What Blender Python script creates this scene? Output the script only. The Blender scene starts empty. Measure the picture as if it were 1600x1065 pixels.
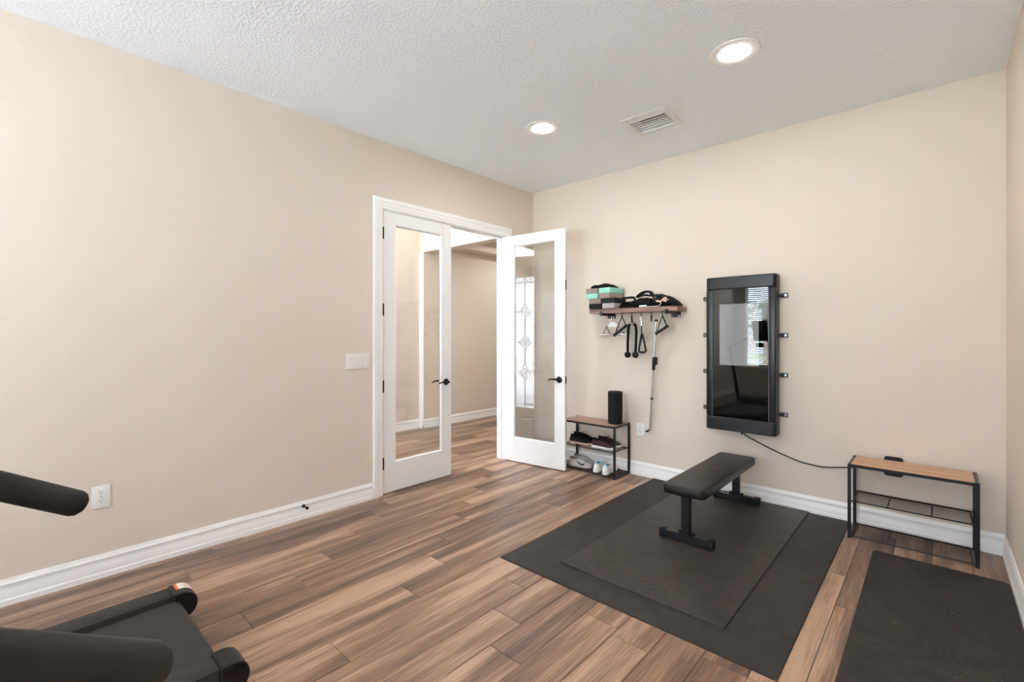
import bpy, bmesh, math, random
from mathutils import Vector, Matrix
random.seed(7)
PI = math.pi
C = bpy.context.scene.collection
sc = bpy.context.scene

# ------------------------------------------------------------------ camera, world, exposure
cam_d = bpy.data.cameras.new('camera')
cam = bpy.data.objects.new('camera', cam_d); C.objects.link(cam)
cam.location = (3.53, -4.24, 1.39)
cam.rotation_euler = (PI/2, 0, math.atan2(664, 728))
cam_d.sensor_width = 36; cam_d.lens = 36*728/1600
cam_d.shift_y = -(532.5-521.5)/1600
cam_d.clip_start = 0.02
sc.camera = cam

SKY = 10.5          # bright overcast sky outside
LAMP = 84.0         # recessed ceiling lamps
w = bpy.data.worlds.new('world'); sc.world = w; w.use_nodes = True
wn = w.node_tree.nodes; wn['Background'].inputs[0].default_value = (0.82, 0.94, 1.14, 1)
wn['Background'].inputs[1].default_value = SKY
SUN = 190.0          # added high sun behind the house: its ground bounce brightens the ceiling
sl_ = bpy.data.lights.new('sun', 'SUN'); sl_.energy = SUN; sl_.angle = .02; sl_.color = (.91, .97, 1.18)
so_ = bpy.data.objects.new('sun', sl_); C.objects.link(so_)
so_.rotation_euler = (math.radians(-24), 0, math.radians(-6))
vs = sc.view_settings
vs.view_transform = 'Standard'; vs.look = 'None'; vs.gamma = 1; vs.use_curve_mapping = False
vs.exposure = 1.24
sc.cycles.sample_clamp_indirect = 8
sc.cycles.denoising_prefilter = 'ACCURATE'
sc.cycles.max_bounces = 14; sc.cycles.diffuse_bounces = 8; sc.cycles.transparent_max_bounces = 16

def portal(x, y, z, sx, sz, rz):
    l = bpy.data.lights.new('daylight_portal', 'AREA'); l.shape = 'RECTANGLE'; l.size = sx; l.size_y = sz
    o = bpy.data.objects.new('daylight_portal', l); C.objects.link(o); o.location = (x, y, z)
    o.rotation_euler = (PI/2, 0, rz)          # area lamps shine along -z: this turns them to +y
    l.cycles.is_portal = True
    return o

# ------------------------------------------------------------------ materials
def mat(name, col, rough=0.5, metal=0.0, spec=0.5, emit=None):
    m = bpy.data.materials.new(name); m.use_nodes = True
    b = m.node_tree.nodes['Principled BSDF']
    b.inputs['Base Color'].default_value = (*col, 1)
    b.inputs['Roughness'].default_value = rough
    b.inputs['Metallic'].default_value = metal
    b.inputs['Specular IOR Level'].default_value = spec
    if emit:
        b.inputs['Emission Color'].default_value = (*emit[0], 1)
        b.inputs['Emission Strength'].default_value = emit[1]
    return m
def N(m, t, **kw):
    n = m.node_tree.nodes.new(t)
    for k, v in kw.items():
        if k in n.inputs.keys(): n.inputs[k].default_value = v
        else: setattr(n, k, v)
    return n
def L(m, a, b): m.node_tree.links.new(a, b)
def bump(m, scale, strength, dist=0.002, ntype='NOISE', detail=4, ramp=None, coord='Object'):
    b = m.node_tree.nodes['Principled BSDF']
    tc = N(m, 'ShaderNodeTexCoord')
    if ntype == 'NOISE':
        t = N(m, 'ShaderNodeTexNoise', Scale=scale, Detail=detail); out = t.outputs['Fac']
    else:
        t = N(m, 'ShaderNodeTexVoronoi', Scale=scale); out = t.outputs['Distance']
    L(m, tc.outputs[coord], t.inputs['Vector'])
    if ramp:
        r = N(m, 'ShaderNodeValToRGB'); r.color_ramp.elements[0].position = ramp[0]; r.color_ramp.elements[1].position = ramp[1]
        L(m, out, r.inputs[0]); out = r.outputs[0]
    bp = N(m, 'ShaderNodeBump', Strength=strength, Distance=dist)
    L(m, out, bp.inputs['Height']); L(m, bp.outputs[0], b.inputs['Normal'])
    return m
def mottled(m, c1, c2, scale=20, detail=5, lo=.35, hi=.65):
    b = m.node_tree.nodes['Principled BSDF']
    tc = N(m, 'ShaderNodeTexCoord'); t = N(m, 'ShaderNodeTexNoise', Scale=scale, Detail=detail)
    L(m, tc.outputs['Object'], t.inputs['Vector'])
    r = N(m, 'ShaderNodeValToRGB'); e = r.color_ramp.elements
    e[0].position = lo; e[1].position = hi; e[0].color = (*c1, 1); e[1].color = (*c2, 1)
    L(m, t.outputs['Fac'], r.inputs[0]); L(m, r.outputs[0], b.inputs['Base Color'])
    return m

M = {}
M['wall'] = bump(mat('beige_wall_paint', (.705, .617, .525), .75, spec=.25), 130, .12, .002)
M['ceiling'] = bump(mat('white_knockdown_ceiling', (.89, .925, .96), .85, spec=.2), 58, .30, .005, detail=5, ramp=(.42, .62))
M['trim'] = mat('white_trim_paint', (.90, .89, .87), .35)
M['door'] = mat('white_door_paint', (.85, .84, .82), .32)
M['black_metal'] = mat('black_powder_coated_metal', (.0045, .0045, .0055), .34, spec=.5)
M['bronze'] = mat('dark_bronze_hardware', (.006, .005, .0045), .3, .4)
M['plastic_white'] = mat('white_plastic', (.80, .79, .75), .35)
M['slot'] = mat('dark_slot', (.02, .02, .02), .6)
M['chrome'] = mat('chrome_metal', (.78, .78, .78), .2, 1.0)
M['pole'] = mat('pale_painted_steel', (.72, .73, .72), .25, .7)
M['rubber_black'] = mat('black_rubber', (.005, .005, .0055), .5, spec=.35)
M['black_fabric'] = bump(mat('black_woven_fabric', (.0042, .0042, .0045), .8, spec=.25), 300, .3, .001)
M['vinyl'] = bump(mat('black_vinyl_pad', (.0095, .0085, .008), .38, spec=.4), 220, .12, .001)
M['machine'] = bump(mat('charcoal_machine_plastic', (.020, .0185, .0165), .5, spec=.4), 400, .1, .001)
M['machine_dark'] = mat('near_black_machine_plastic', (.0055, .0048, .0052), .4, spec=.4)
M['belt'] = bump(mat('running_belt_rubber', (.034, .029, .026), .6, spec=.35), 350, .25, .001)
M['foam'] = bump(mat('dark_grip_foam', (.0125, .0100, .0085), .55, spec=.35), 300, .15, .001)
M['device'] = bump(mat('dark_slate_device_metal', (.0105, .0115, .0145), .36, .2), 500, .05, .0005)
M['black_gloss'] = mat('black_display_backing', (.003, .003, .003), .6, spec=0)
M['display'] = mat('lit_grey_display', (.004, .004, .004), .6, spec=0, emit=((.97, .98, 1.0), .125))
M['mint'] = bump(mat('mint_foam', (.30, .66, .53), .8), 200, .2, .001)
M['taupe'] = bump(mat('taupe_foam', (.27, .215, .185), .8), 200, .2, .001)
M['grey_foam'] = bump(mat('grey_foam', (.38, .345, .33), .8), 200, .2, .001)
M['black_foam'] = bump(mat('black_foam', (.0065, .0065, .0075), .7, spec=.3), 200, .2, .001)
M['tan'] = mat('tan_leather_tag', (.62, .40, .28), .6)
M['white_soft'] = mat('white_rubber', (.80, .79, .77), .5)
M['peach'] = mat('peach_sole_rubber', (.62, .40, .31), .55)
M['maroon'] = bump(mat('maroon_knit', (.045, .006, .009), .7), 300, .2, .001)
M['shoe_grey'] = bump(mat('pale_grey_mesh_fabric', (.50, .47, .45), .75), 400, .3, .001)
M['shoe_white'] = bump(mat('white_knit_fabric', (.82, .80, .77), .7), 400, .2, .001)
M['teal'] = mat('teal_lining', (.02, .11, .13), .8)
M['aqua'] = mat('pale_aqua_collar', (.42, .68, .72), .7)
M['beige_sole'] = mat('beige_sole_rubber', (.62, .53, .45), .6)
M['warn'] = mat('orange_red_print', (.62, .09, .03), .5)
M['label'] = mat('cream_label_paper', (.75, .68, .58), .6)
M['line'] = mat('pale_printed_line', (.28, .20, .17), .6)
M['emblem'] = mat('faint_red_grey_print', (.10, .05, .045), .5)
M['lamp'] = mat('lamp_lens', (.9, .9, .9), .5, emit=((1.0, .985, 1.0), LAMP))
M['lamp_added_hall'] = mat('added_hall_lamp_lens', (.9, .9, .9), .5, emit=((1.0, .97, .94), 1.2*LAMP))  # lens of the added hall lamps, stronger than the room ones
M['strip'] = mat('satin_edge_strip', (.12, .13, .14), .35, .6)
M['vent'] = mat('white_vent_enamel', (.78, .78, .76), .35)
M['duct'] = mat('dark_duct', (.05, .05, .05), .8)
M['blind'] = mat('white_blind_slat', (.80, .80, .78), .45)
M['came'] = mat('lead_came', (.03, .03, .03), .5)
M['concrete'] = mottled(mat('pale_concrete', (.5, .5, .48), .9), (.58, .58, .57), (.70, .70, .69), 6)
M['lawn'] = mottled(mat('lawn_grass', (.1, .2, .05), .9), (.13, .17, .08), (.24, .29, .16), 9)
M['leaf'] = mottled(mat('shrub_leaf', (.06, .12, .03), .7), (.04, .09, .02), (.12, .2, .06), 12)
M['bark'] = mottled(mat('palm_bark', (.2, .15, .1), .9), (.12, .09, .06), (.25, .2, .15), 14)

def glass_mat(nm_='clear_thin_glass', f0=.095):
    m = bpy.data.materials.new(nm_); m.use_nodes = True
    nt = m.node_tree; nt.nodes.remove(nt.nodes['Principled BSDF'])
    out = nt.nodes['Material Output']
    lw = N(m, 'ShaderNodeLayerWeight'); lw.inputs['Blend'].default_value = .5
    p = N(m, 'ShaderNodeMath', operation='POWER'); p.inputs[1].default_value = 5
    L(m, lw.outputs['Facing'], p.inputs[0])
    a = N(m, 'ShaderNodeMath', operation='MULTIPLY_ADD'); a.inputs[1].default_value = .95; a.inputs[2].default_value = f0
    L(m, p.outputs[0], a.inputs[0])
    ge = N(m, 'ShaderNodeNewGeometry'); fr_ = N(m, 'ShaderNodeMath', operation='SUBTRACT'); fr_.inputs[0].default_value = 1.0
    L(m, ge.outputs['Backfacing'], fr_.inputs[1])        # both faces of the pane are counted on the outer one
    mf = N(m, 'ShaderNodeMath', operation='MULTIPLY'); L(m, a.outputs[0], mf.inputs[0]); L(m, fr_.outputs[0], mf.inputs[1]); a = mf
    tr = N(m, 'ShaderNodeBsdfTransparent'); tr.inputs[0].default_value = (.97, .975, .97, 1)
    gl = N(m, 'ShaderNodeBsdfGlossy'); gl.inputs['Roughness'].default_value = 0
    mx = N(m, 'ShaderNodeMixShader')
    L(m, a.outputs[0], mx.inputs[0]); L(m, tr.outputs[0], mx.inputs[1]); L(m, gl.outputs[0], mx.inputs[2])
    L(m, mx.outputs[0], out.inputs['Surface'])
    return m
M['glass'] = glass_mat()
M['screen_glass'] = glass_mat('dark_screen_cover_glass', .065)
def frosted_mat():
    m = bpy.data.materials.new('frosted_leaded_glass'); m.use_nodes = True
    nt = m.node_tree; nt.nodes.remove(nt.nodes['Principled BSDF'])
    tr = N(m, 'ShaderNodeBsdfTransparent'); tl = N(m, 'ShaderNodeBsdfTranslucent')
    tl.inputs[0].default_value = (.88, .89, .90, 1); tr.inputs[0].default_value = (.72, .73, .74, 1)
    mx = N(m, 'ShaderNodeMixShader'); mx.inputs[0].default_value = .5
    L(m, tr.outputs[0], mx.inputs[1]); L(m, tl.outputs[0], mx.inputs[2])
    L(m, mx.outputs[0], nt.nodes['Material Output'].inputs['Surface'])
    return m
M['frosted'] = frosted_mat()

def wood_mat(name, dark, mid, light, axis='Y', rough=.33, plank=True, stripe=8.5, lgt=.6, bump_s=.06):
    m = mat(name, mid, rough, spec=.4); b = m.node_tree.nodes['Principled BSDF']
    g = N(m, 'ShaderNodeNewGeometry'); oi = N(m, 'ShaderNodeObjectInfo')
    mul = N(m, 'ShaderNodeMath', operation='MULTIPLY'); mul.inputs[1].default_value = 61.7
    L(m, oi.outputs['Random'], mul.inputs[0])
    add = N(m, 'ShaderNodeVectorMath', operation='ADD')
    L(m, g.outputs['Position'], add.inputs[0]); L(m, mul.outputs[0], add.inputs[1])
    s1 = (stripe, lgt, stripe) if axis == 'Y' else (lgt, stripe, stripe)
    s2 = tuple(q*(16 if q == stripe else 9) for q in s1)
    def nz(scale, detail, rough_, dist):
        v = N(m, 'ShaderNodeVectorMath', operation='MULTIPLY'); v.inputs[1].default_value = scale
        L(m, add.outputs[0], v.inputs[0])
        t = N(m, 'ShaderNodeTexNoise', Scale=1.0, Detail=detail, Roughness=rough_, Distortion=dist)
        L(m, v.outputs[0], t.inputs['Vector']); return t.outputs['Fac']
    a = nz(s1, 3, .55, .6); c = nz(s2, 4, .6, .3)
    mx = N(m, 'ShaderNodeMath', operation='MULTIPLY_ADD'); mx.inputs[1].default_value = .42
    L(m, c, mx.inputs[0]); L(m, a, mx.inputs[2])
    rnd = N(m, 'ShaderNodeMath', operation='MULTIPLY_ADD'); rnd.inputs[1].default_value = .16 if plank else 0; rnd.inputs[2].default_value = -.08 if plank else 0
    L(m, oi.outputs['Random'], rnd.inputs[0])
    sm = N(m, 'ShaderNodeMath', operation='ADD'); L(m, mx.outputs[0], sm.inputs[0]); L(m, rnd.outputs[0], sm.inputs[1])
    r = N(m, 'ShaderNodeValToRGB'); e = r.color_ramp.elements
    e[0].position = .535; e[0].color = (*dark, 1); e[1].position = .885; e[1].color = (*light, 1)
    q = e.new(.695); q.color = (*mid, 1)
    L(m, sm.outputs[0], r.inputs[0]); L(m, r.outputs[0], b.inputs['Base Color'])
    bp = N(m, 'ShaderNodeBump', Strength=bump_s, Distance=.001); L(m, c, bp.inputs['Height']); L(m, bp.outputs[0], b.inputs['Normal'])
    return m
M['plank'] = wood_mat('brown_wood_plank', (.105, .064, .045), (.235, .140, .091), (.48, .315, .213))
M['rack_wood'] = wood_mat('light_oak_laminate', (.42, .235, .13), (.55, .32, .19), (.62, .38, .24), 'X', .4, False, 30, 2)
M['rack_wood_dark'] = wood_mat('walnut_tan_laminate', (.27, .145, .10), (.36, .21, .15), (.42, .26, .19), 'X', .4, False, 30, 2)
M['shelf_wood'] = wood_mat('rustic_brown_board', (.16, .088, .066), (.275, .165, .126), (.38, .245, .195), 'X', .5, False, 40, 2)

def mat_floor(name, base, specks, bscale, bstr, rough, scuff=0.0):
    m = mat(name, base, rough, spec=.35); b = m.node_tree.nodes['Principled BSDF']
    tc = N(m, 'ShaderNodeTexCoord')
    n1 = N(m, 'ShaderNodeTexNoise', Scale=4.0, Detail=8, Roughness=.7, Distortion=1.5); L(m, tc.outputs['Object'], n1.inputs['Vector'])
    r1 = N(m, 'ShaderNodeValToRGB'); e = r1.color_ramp.elements
    e[0].position = .36; e[0].color = (*[q*.68 for q in base], 1); e[1].position = .66; e[1].color = (*[q*1.30 for q in base], 1)
    L(m, n1.outputs['Fac'], r1.inputs[0])
    vo = N(m, 'ShaderNodeTexVoronoi', Scale=26.0); L(m, tc.outputs['Object'], vo.inputs['Vector'])
    n2 = N(m, 'ShaderNodeTexNoise', Scale=3.5, Detail=1); L(m, tc.outputs['Object'], n2.inputs['Vector'])
    lt = N(m, 'ShaderNodeMath', operation='LESS_THAN'); lt.inputs[1].default_value = .075; L(m, vo.outputs['Distance'], lt.inputs[0])
    gt = N(m, 'ShaderNodeMath', operation='GREATER_THAN'); gt.inputs[1].default_value = specks; L(m, n2.outputs['Fac'], gt.inputs[0])
    mu = N(m, 'ShaderNodeMath', operation='MULTIPLY'); L(m, lt.outputs[0], mu.inputs[0]); L(m, gt.outputs[0], mu.inputs[1])
    mu2 = N(m, 'ShaderNodeMath', operation='MULTIPLY'); mu2.inputs[1].default_value = .5; L(m, mu.outputs[0], mu2.inputs[0])
    mx = N(m, 'ShaderNodeMix', data_type='RGBA'); L(m, mu2.outputs[0], mx.inputs[0]); L(m, r1.outputs[0], mx.inputs[6]); mx.inputs[7].default_value = (.4, .38, .36, 1)
    col = mx.outputs[2]
    if scuff:
        n3 = N(m, 'ShaderNodeTexNoise', Scale=1.7, Detail=2, Distortion=2.2); L(m, tc.outputs['Object'], n3.inputs['Vector'])
        r3 = N(m, 'ShaderNodeValToRGB'); e3 = r3.color_ramp.elements
        e3[0].position = .488; e3[0].color = (0, 0, 0, 1); e3[1].position = .512; e3[1].color = (0, 0, 0, 1); q3 = e3.new(.5); q3.color = (1, 1, 1, 1)
        L(m, n3.outputs['Fac'], r3.inputs[0])
        n4 = N(m, 'ShaderNodeTexNoise', Scale=5.0, Detail=1); L(m, tc.outputs['Object'], n4.inputs['Vector'])
        r4 = N(m, 'ShaderNodeMapRange'); r4.inputs[1].default_value = .5; r4.inputs[2].default_value = .62; L(m, n4.outputs['Fac'], r4.inputs[0])
        m3 = N(m, 'ShaderNodeMath', operation='MULTIPLY'); L(m, r3.outputs[0], m3.inputs[0]); L(m, r4.outputs[0], m3.inputs[1])
        m4 = N(m, 'ShaderNodeMath', operation='MULTIPLY'); m4.inputs[1].default_value = scuff; L(m, m3.outputs[0], m4.inputs[0])
        mx2 = N(m, 'ShaderNodeMix', data_type='RGBA'); L(m, m4.outputs[0], mx2.inputs[0]); L(m, col, mx2.inputs[6]); mx2.inputs[7].default_value = (.009, .008, .007, 1); col = mx2.outputs[2]
    L(m, col, b.inputs['Base Color'])
    t = N(m, 'ShaderNodeTexNoise', Scale=bscale, Detail=3); L(m, tc.outputs['Object'], t.inputs['Vector'])
    bp = N(m, 'ShaderNodeBump', Strength=bstr, Distance=.004); L(m, t.outputs['Fac'], bp.inputs['Height']); L(m, bp.outputs[0], b.inputs['Normal'])
    return m
M['mat_big'] = mat_floor('charcoal_smooth_mat', (.0290, .0232, .0198), .66, 260, .25, .6)
M['mat_small'] = mat_floor('charcoal_pebbled_mat', (.0375, .0302, .0262), .68, 62, 1.0, .45)
M['mat_yoga'] = mat_floor('scuffed_dark_mat', (.0310, .0250, .0215), .50, 180, .3, .7, .8)

# ------------------------------------------------------------------ mesh builder
class MB:
    def __init__(s, off=(0, 0, 0), rz=0.0):
        s.v = []; s.f = []; s.T = Matrix.Rotation(-rz, 4, 'Z') @ Matrix.Translation(-Vector(off))
    def add(s, vs_, fs_):
        n = len(s.v); s.v += [tuple(s.T @ Vector(p)) for p in vs_]; s.f += [tuple(i+n for i in f) for f in fs_]; return s
    def box(s, a, b, bev=0.0, seg=1, mtx=None):
        x0, y0, z0 = [min(p, q) for p, q in zip(a, b)]; x1, y1, z1 = [max(p, q) for p, q in zip(a, b)]
        P = [(x0, y0, z0), (x1, y0, z0), (x1, y1, z0), (x0, y1, z0), (x0, y0, z1), (x1, y0, z1), (x1, y1, z1), (x0, y1, z1)]
        F = [(0, 3, 2, 1), (4, 5, 6, 7), (0, 1, 5, 4), (1, 2, 6, 5), (2, 3, 7, 6), (3, 0, 4, 7)]
        if bev > 0:
            bev = min(bev, .49*min(x1-x0, y1-y0, z1-z0))
            bm = bmesh.new(); vv = [bm.verts.new(p) for p in P]
            for f in F: bm.faces.new([vv[i] for i in f])
            bmesh.ops.bevel(bm, geom=list(bm.edges), offset=bev, segments=seg, profile=.5, affect='EDGES')
            bm.verts.index_update(); P = [v.co.copy() for v in bm.verts]; F = [[v.index for v in f.verts] for f in bm.faces]; bm.free()
        if mtx is not None: P = [mtx @ Vector(p) for p in P]
        return s.add(P, F)
    def tube(s, pts, r, seg=10, closed=False, sc=(1, 1), round_end=False):
        pts = [Vector(p) for p in pts]; n = len(pts)
        rs = list(r) if isinstance(r, (list, tuple)) else [r]*n
        if round_end and not closed:
            d0 = (pts[0]-pts[1]).normalized(); d1 = (pts[-1]-pts[-2]).normalized(); r0, r1 = rs[0], rs[-1]
            A = [(pts[0]+d0*r0*math.sin(a)*.8, max(r0*math.cos(a), .0004)) for a in (PI/2*.97, PI/3, PI/6)]
            B = [(pts[-1]+d1*r1*math.sin(a)*.8, max(r1*math.cos(a), .0004)) for a in (PI/6, PI/3, PI/2*.97)]
            pts = [p for p, _ in A]+pts+[p for p, _ in B]; rs = [q for _, q in A]+rs+[q for _, q in B]; n = len(pts)
        tang = []
        for i in range(n):
            a = pts[(i-1) % n] if (closed or i > 0) else pts[i]; b = pts[(i+1) % n] if (closed or i < n-1) else pts[i]
            t = b-a; tang.append(t.normalized() if t.length > 1e-9 else Vector((0, 0, 1)))
        up = Vector((0, 0, 1)) if abs(tang[0].z) < .9 else Vector((0, 1, 0))
        nn = (up-tang[0]*up.dot(tang[0])).normalized(); V = []; F = []
        for i in range(n):
            nn = (nn-tang[i]*nn.dot(tang[i])); nn = nn.normalized() if nn.length > 1e-6 else tang[i].orthogonal().normalized()
            bb = tang[i].cross(nn)
            for k in range(seg):
                a = 2*PI*k/seg; V.append(pts[i]+nn*math.cos(a)*rs[i]*sc[0]+bb*math.sin(a)*rs[i]*sc[1])
        m = n if closed else n-1
        for i in range(m):
            j = (i+1) % n
            for k in range(seg):
                l = (k+1) % seg; F.append((i*seg+k, j*seg+k, j*seg+l, i*seg+l))
        if not closed: F.append(tuple(range(seg))); F.append(tuple((n-1)*seg+k for k in reversed(range(seg))))
        return s.add(V, F)
    def bar(s, a, b, wx, wy, bev=0.0, up=(0, 0, 1)):       # square tube from a to b
        a, b = Vector(a), Vector(b); d = b-a; ln = d.length; z = d.normalized()
        u = Vector(up); u = u if abs(u.dot(z)) < .95 else Vector((0, 1, 0)); x = u.cross(z).normalized(); y = z.cross(x)
        mt = Matrix.Translation(a) @ Matrix((x, y, z)).transposed().to_4x4()
        return s.box((-wx/2, -wy/2, 0), (wx/2, wy/2, ln), bev, mtx=mt)
    def lathe(s, prof, c=(0, 0, 0), axis='Z', seg=24, cap=True):
        V = []; F = []; n = len(prof)
        for (r, z) in prof:
            for k in range(seg):
                a = 2*PI*k/seg; x, y = r*math.cos(a), r*math.sin(a)
                p = {'Z': (x, y, z), 'Y': (x, z, -y), 'X': (z, x, y)}[axis]
                V.append((c[0]+p[0], c[1]+p[1], c[2]+p[2]))
        for i in range(n-1):
            for k in range(seg):
                l = (k+1) % seg; F.append((i*seg+k, i*seg+l, (i+1)*seg+l, (i+1)*seg+k))
        if cap and prof[0][0] > 1e-6: F.append(tuple(reversed(range(seg))))
        if cap and prof[-1][0] > 1e-6: F.append(tuple((n-1)*seg+k for k in range(seg)))
        return s.add(V, F)
    def prism(s, poly, axis, a0, a1):                     # polygon in the two other axes, extruded along axis
        def P(p, a): return {'X': (a, p[0], p[1]), 'Y': (p[0], a, p[1]), 'Z': (p[0], p[1], a)}[axis]
        n = len(poly); V = [P(p, a0) for p in poly]+[P(p, a1) for p in poly]
        F = [tuple(range(n)), tuple(reversed(range(n, 2*n)))]+[(i, i+n, (i+1) % n+n, (i+1) % n) for i in range(n)]
        return s.add(V, F)
    def loft(s, rings, cap=True):
        n = len(rings[0]); V = [p for r in rings for p in r]; F = []
        for i in range(len(rings)-1):
            for k in range(n):
                l = (k+1) % n; F.append((i*n+k, i*n+l, (i+1)*n+l, (i+1)*n+k))
        if cap: F.append(tuple(reversed(range(n)))); F.append(tuple((len(rings)-1)*n+k for k in range(n)))
        return s.add(V, F)
    def build(s, name, m, parent=None, loc=None, smooth=True, rot=None, ang=35):
        me = bpy.data.meshes.new(name); me.from_pydata(s.v, [], s.f)
        bm = bmesh.new(); bm.from_mesh(me); bmesh.ops.recalc_face_normals(bm, faces=list(bm.faces)); bm.to_mesh(me); bm.free()
        me.materials.append(M[m] if isinstance(m, str) else m)
        if smooth: me.shade_smooth(); me.set_sharp_from_angle(angle=math.radians(ang))
        o = bpy.data.objects.new(name, me); C.objects.link(o)
        if parent is not None: o.parent = parent
        if loc is not None: o.location = loc
        if rot is not None: o.rotation_euler = rot
        return o

def tag(o, label, cat, group=None, kind=None):
    o['label'] = label; o['category'] = cat
    if group: o['group'] = group
    if kind: o['kind'] = kind
    return o
def thing(name, label, cat, loc=(0, 0, 0), rz=0.0, group=None, kind=None):
    o = bpy.data.objects.new(name, None); C.objects.link(o); o.empty_display_size = .05
    o.location = loc; o.rotation_euler = (0, 0, rz)
    return tag(o, label, cat, group, kind)
def single(mb_fn, name, m, label, cat, loc, group=None, **kw):   # a thing that is one mesh, built in world coordinates about loc
    mb = MB(off=loc); mb_fn(mb); return tag(mb.build(name, m, None, loc, **kw), label, cat, group)
def copy_tree(o, parent=None):
    c = o.copy(); C.objects.link(c); c.parent = parent
    for ch in o.children: copy_tree(ch, c)
    return c
def bez(pts, n=8):                                        # Catmull-Rom through points
    P = [Vector(p) for p in pts]; out = []
    for i in range(len(P)-1):
        p0 = P[max(i-1, 0)]; p1 = P[i]; p2 = P[i+1]; p3 = P[min(i+2, len(P)-1)]
        for k in range(n):
            t = k/n; out.append(.5*((2*p1)+(p2-p0)*t+(2*p0-5*p1+4*p2-p3)*t*t+(3*p1-p0-3*p2+p3)*t**3))
    out.append(P[-1]); return out

# ------------------------------------------------------------------ room shell
RX, RY, RZ = 3.85, -7.6, 3.05          # right wall, rear wall, ceiling height
TH = .12
FX, FY0, FZ = -2.15, -2.7, 3.7         # foyer
DY0, DY1, DZ = -2.032, -.478, 2.475    # double door opening
def struct(mb, name, m, label, cat, loc=None, **kw):
    return tag(mb.build(name, m, None, loc, **kw), label, cat, None, 'structure')

floor = thing('floor', 'brown wood plank floor running through the room into the hall beyond the doors', 'floor', kind='structure')
MB().box((FX-.3, RY-.3, -.12), (RX+.3, 5.2, -.0085)).build('subfloor', 'slot', floor, smooth=False)
x0, pw, PL = .0535, .1818, 1.22
JO = {0: -3.32, 1: -3.512, 2: -2.57, 3: -2.865, 4: -3.105, 5: -3.436, 6: -2.428, 7: -2.75, 8: -3.24, 9: -2.307, 10: -2.559, 11: -2.766, 13: -2.336, 16: -.975, 17: -1.353}
for k in range(-13, 21):
    xa, xb = x0+k*pw, x0+(k+1)*pw
    xa, xb = max(xa, FX-.1), min(xb, RX+.02)
    if xb-xa < .02: continue
    ya, yb = (RY-.05, 0.03) if k >= 0 else ((RY-.05, 5.0) if k == -1 else (FY0-.05, 5.0))
    j = JO.get(k, random.uniform(-1.2, 0))
    cuts = [ya]+sorted(j+PL*n for n in range(-8, 9) if ya+.08 < j+PL*n < yb-.08)+[yb]
    for a, b in zip(cuts[:-1], cuts[1:]):
        c = ((xa+xb)/2, (a+b)/2, 0); g = .0011
        MB(off=c).box((xa+g, a+g, -.008), (xb-g, b-g, 0), .0016).build('plank', 'plank', floor, c, smooth=False)

# study walls
mb = MB().box((-TH, RY-.2, 0), (0, DY0, 3.85)).box((-TH, DY1, 0), (0, 0.0, 3.85)).box((-TH, DY0, DZ), (0, DY1, 3.85))
struct(mb, 'wall_left', 'wall', 'long beige wall with the double doorway in it', 'wall', smooth=False)
struct(MB().box((-TH, 0, 0), (RX+.15, .14, 3.35)), 'wall_back', 'wall', 'beige wall behind the weight bench and the black fitness screen', 'wall', smooth=False)
struct(MB().box((RX, RY-.2, 0), (RX+.15, 0, 3.35)), 'wall_right', 'wall', 'narrow strip of beige wall at the right edge beside the yoga mat', 'wall', smooth=False)
WIN = [(.24, 1.30), (1.42, 2.48), (2.60, 3.66)]; WZ0, WZ1 = .63, 2.58
mb = MB(); xs = [0]+[q for w_ in WIN for q in w_]+[RX]
for a, b in zip(xs[0::2], xs[1::2]): mb.box((a, RY-.14, 0), (b, RY, 3.05))
for a, b in WIN: mb.box((a, RY-.14, 0), (b, RY, WZ0)).box((a, RY-.14, WZ1), (b, RY, 3.05))
struct(mb, 'wall_rear', 'wall', 'beige wall with one reflected blinded window and two added ones', 'wall', smooth=False)
struct(MB().box((-TH, RY-.2, RZ), (RX+.15, .14, RZ+.15)), 'ceiling', 'ceiling', 'white knockdown textured ceiling with recessed lamps and an air vent', 'ceiling', smooth=False)

# foyer and hall seen through the doorway
mb = MB().box((FX-.15, FY0-.14, 0), (FX, -.05, FZ+.1)).box((FX-.15, -.05, 0), (-2.05, 5.0, FZ+.1))
struct(mb, 'wall_foyer', 'wall', 'beige entry hall wall seen through the open doorway', 'wall', smooth=False)
struct(MB().box((-2.05, -.05, 2.6), (-TH, .12, FZ+.1)), 'wall_header', 'trim', 'header beam spanning the hall, whitened for the entry light on it', 'wall', smooth=False)  # white paint stands in for front door light on this face
struct(MB().box((-2.05, -.045, 2.592), (-TH, .115, 2.6)), 'trim_soffit', 'wall', 'underside of the hall header beam', 'trim', smooth=False)
struct(MB().box((FX, -.058, .135), (-2.045, -.05, 2.6)), 'trim_lit_return', 'trim', 'white sheet painting entry light onto the hall corner return seen through the closed door leaf', 'trim', smooth=False)  # thin white sheet: entry light on the return put into its colour
DX0, DX1, FDZ = -1.40, -.56, 2.46
TX0, TX1 = -1.98, -.30
mb = MB().box((FX, FY0-.14, 0), (DX0, FY0, 2.62)).box((DX1, FY0-.14, 0), (-TH, FY0, 2.62)).box((FX, FY0-.14, 2.62), (TX0, FY0, FZ)).box((TX1, FY0-.14, 2.62), (-TH, FY0, FZ)).box((DX0, FY0-.14, FDZ), (DX1, FY0, 2.62)).box((TX0, FY0-.14, 3.52), (TX1, FY0, FZ))
struct(mb, 'wall_entry', 'wall', 'beige wall around the front door, seen only as a reflection in the open door glass', 'wall', smooth=False)
struct(MB().box((FX-.15, FY0-.14, FZ), (-TH, .0, FZ+.15)), 'ceiling_foyer', 'ceiling', 'white ceiling of the entry hall beyond the doors', 'ceiling', smooth=False)
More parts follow.
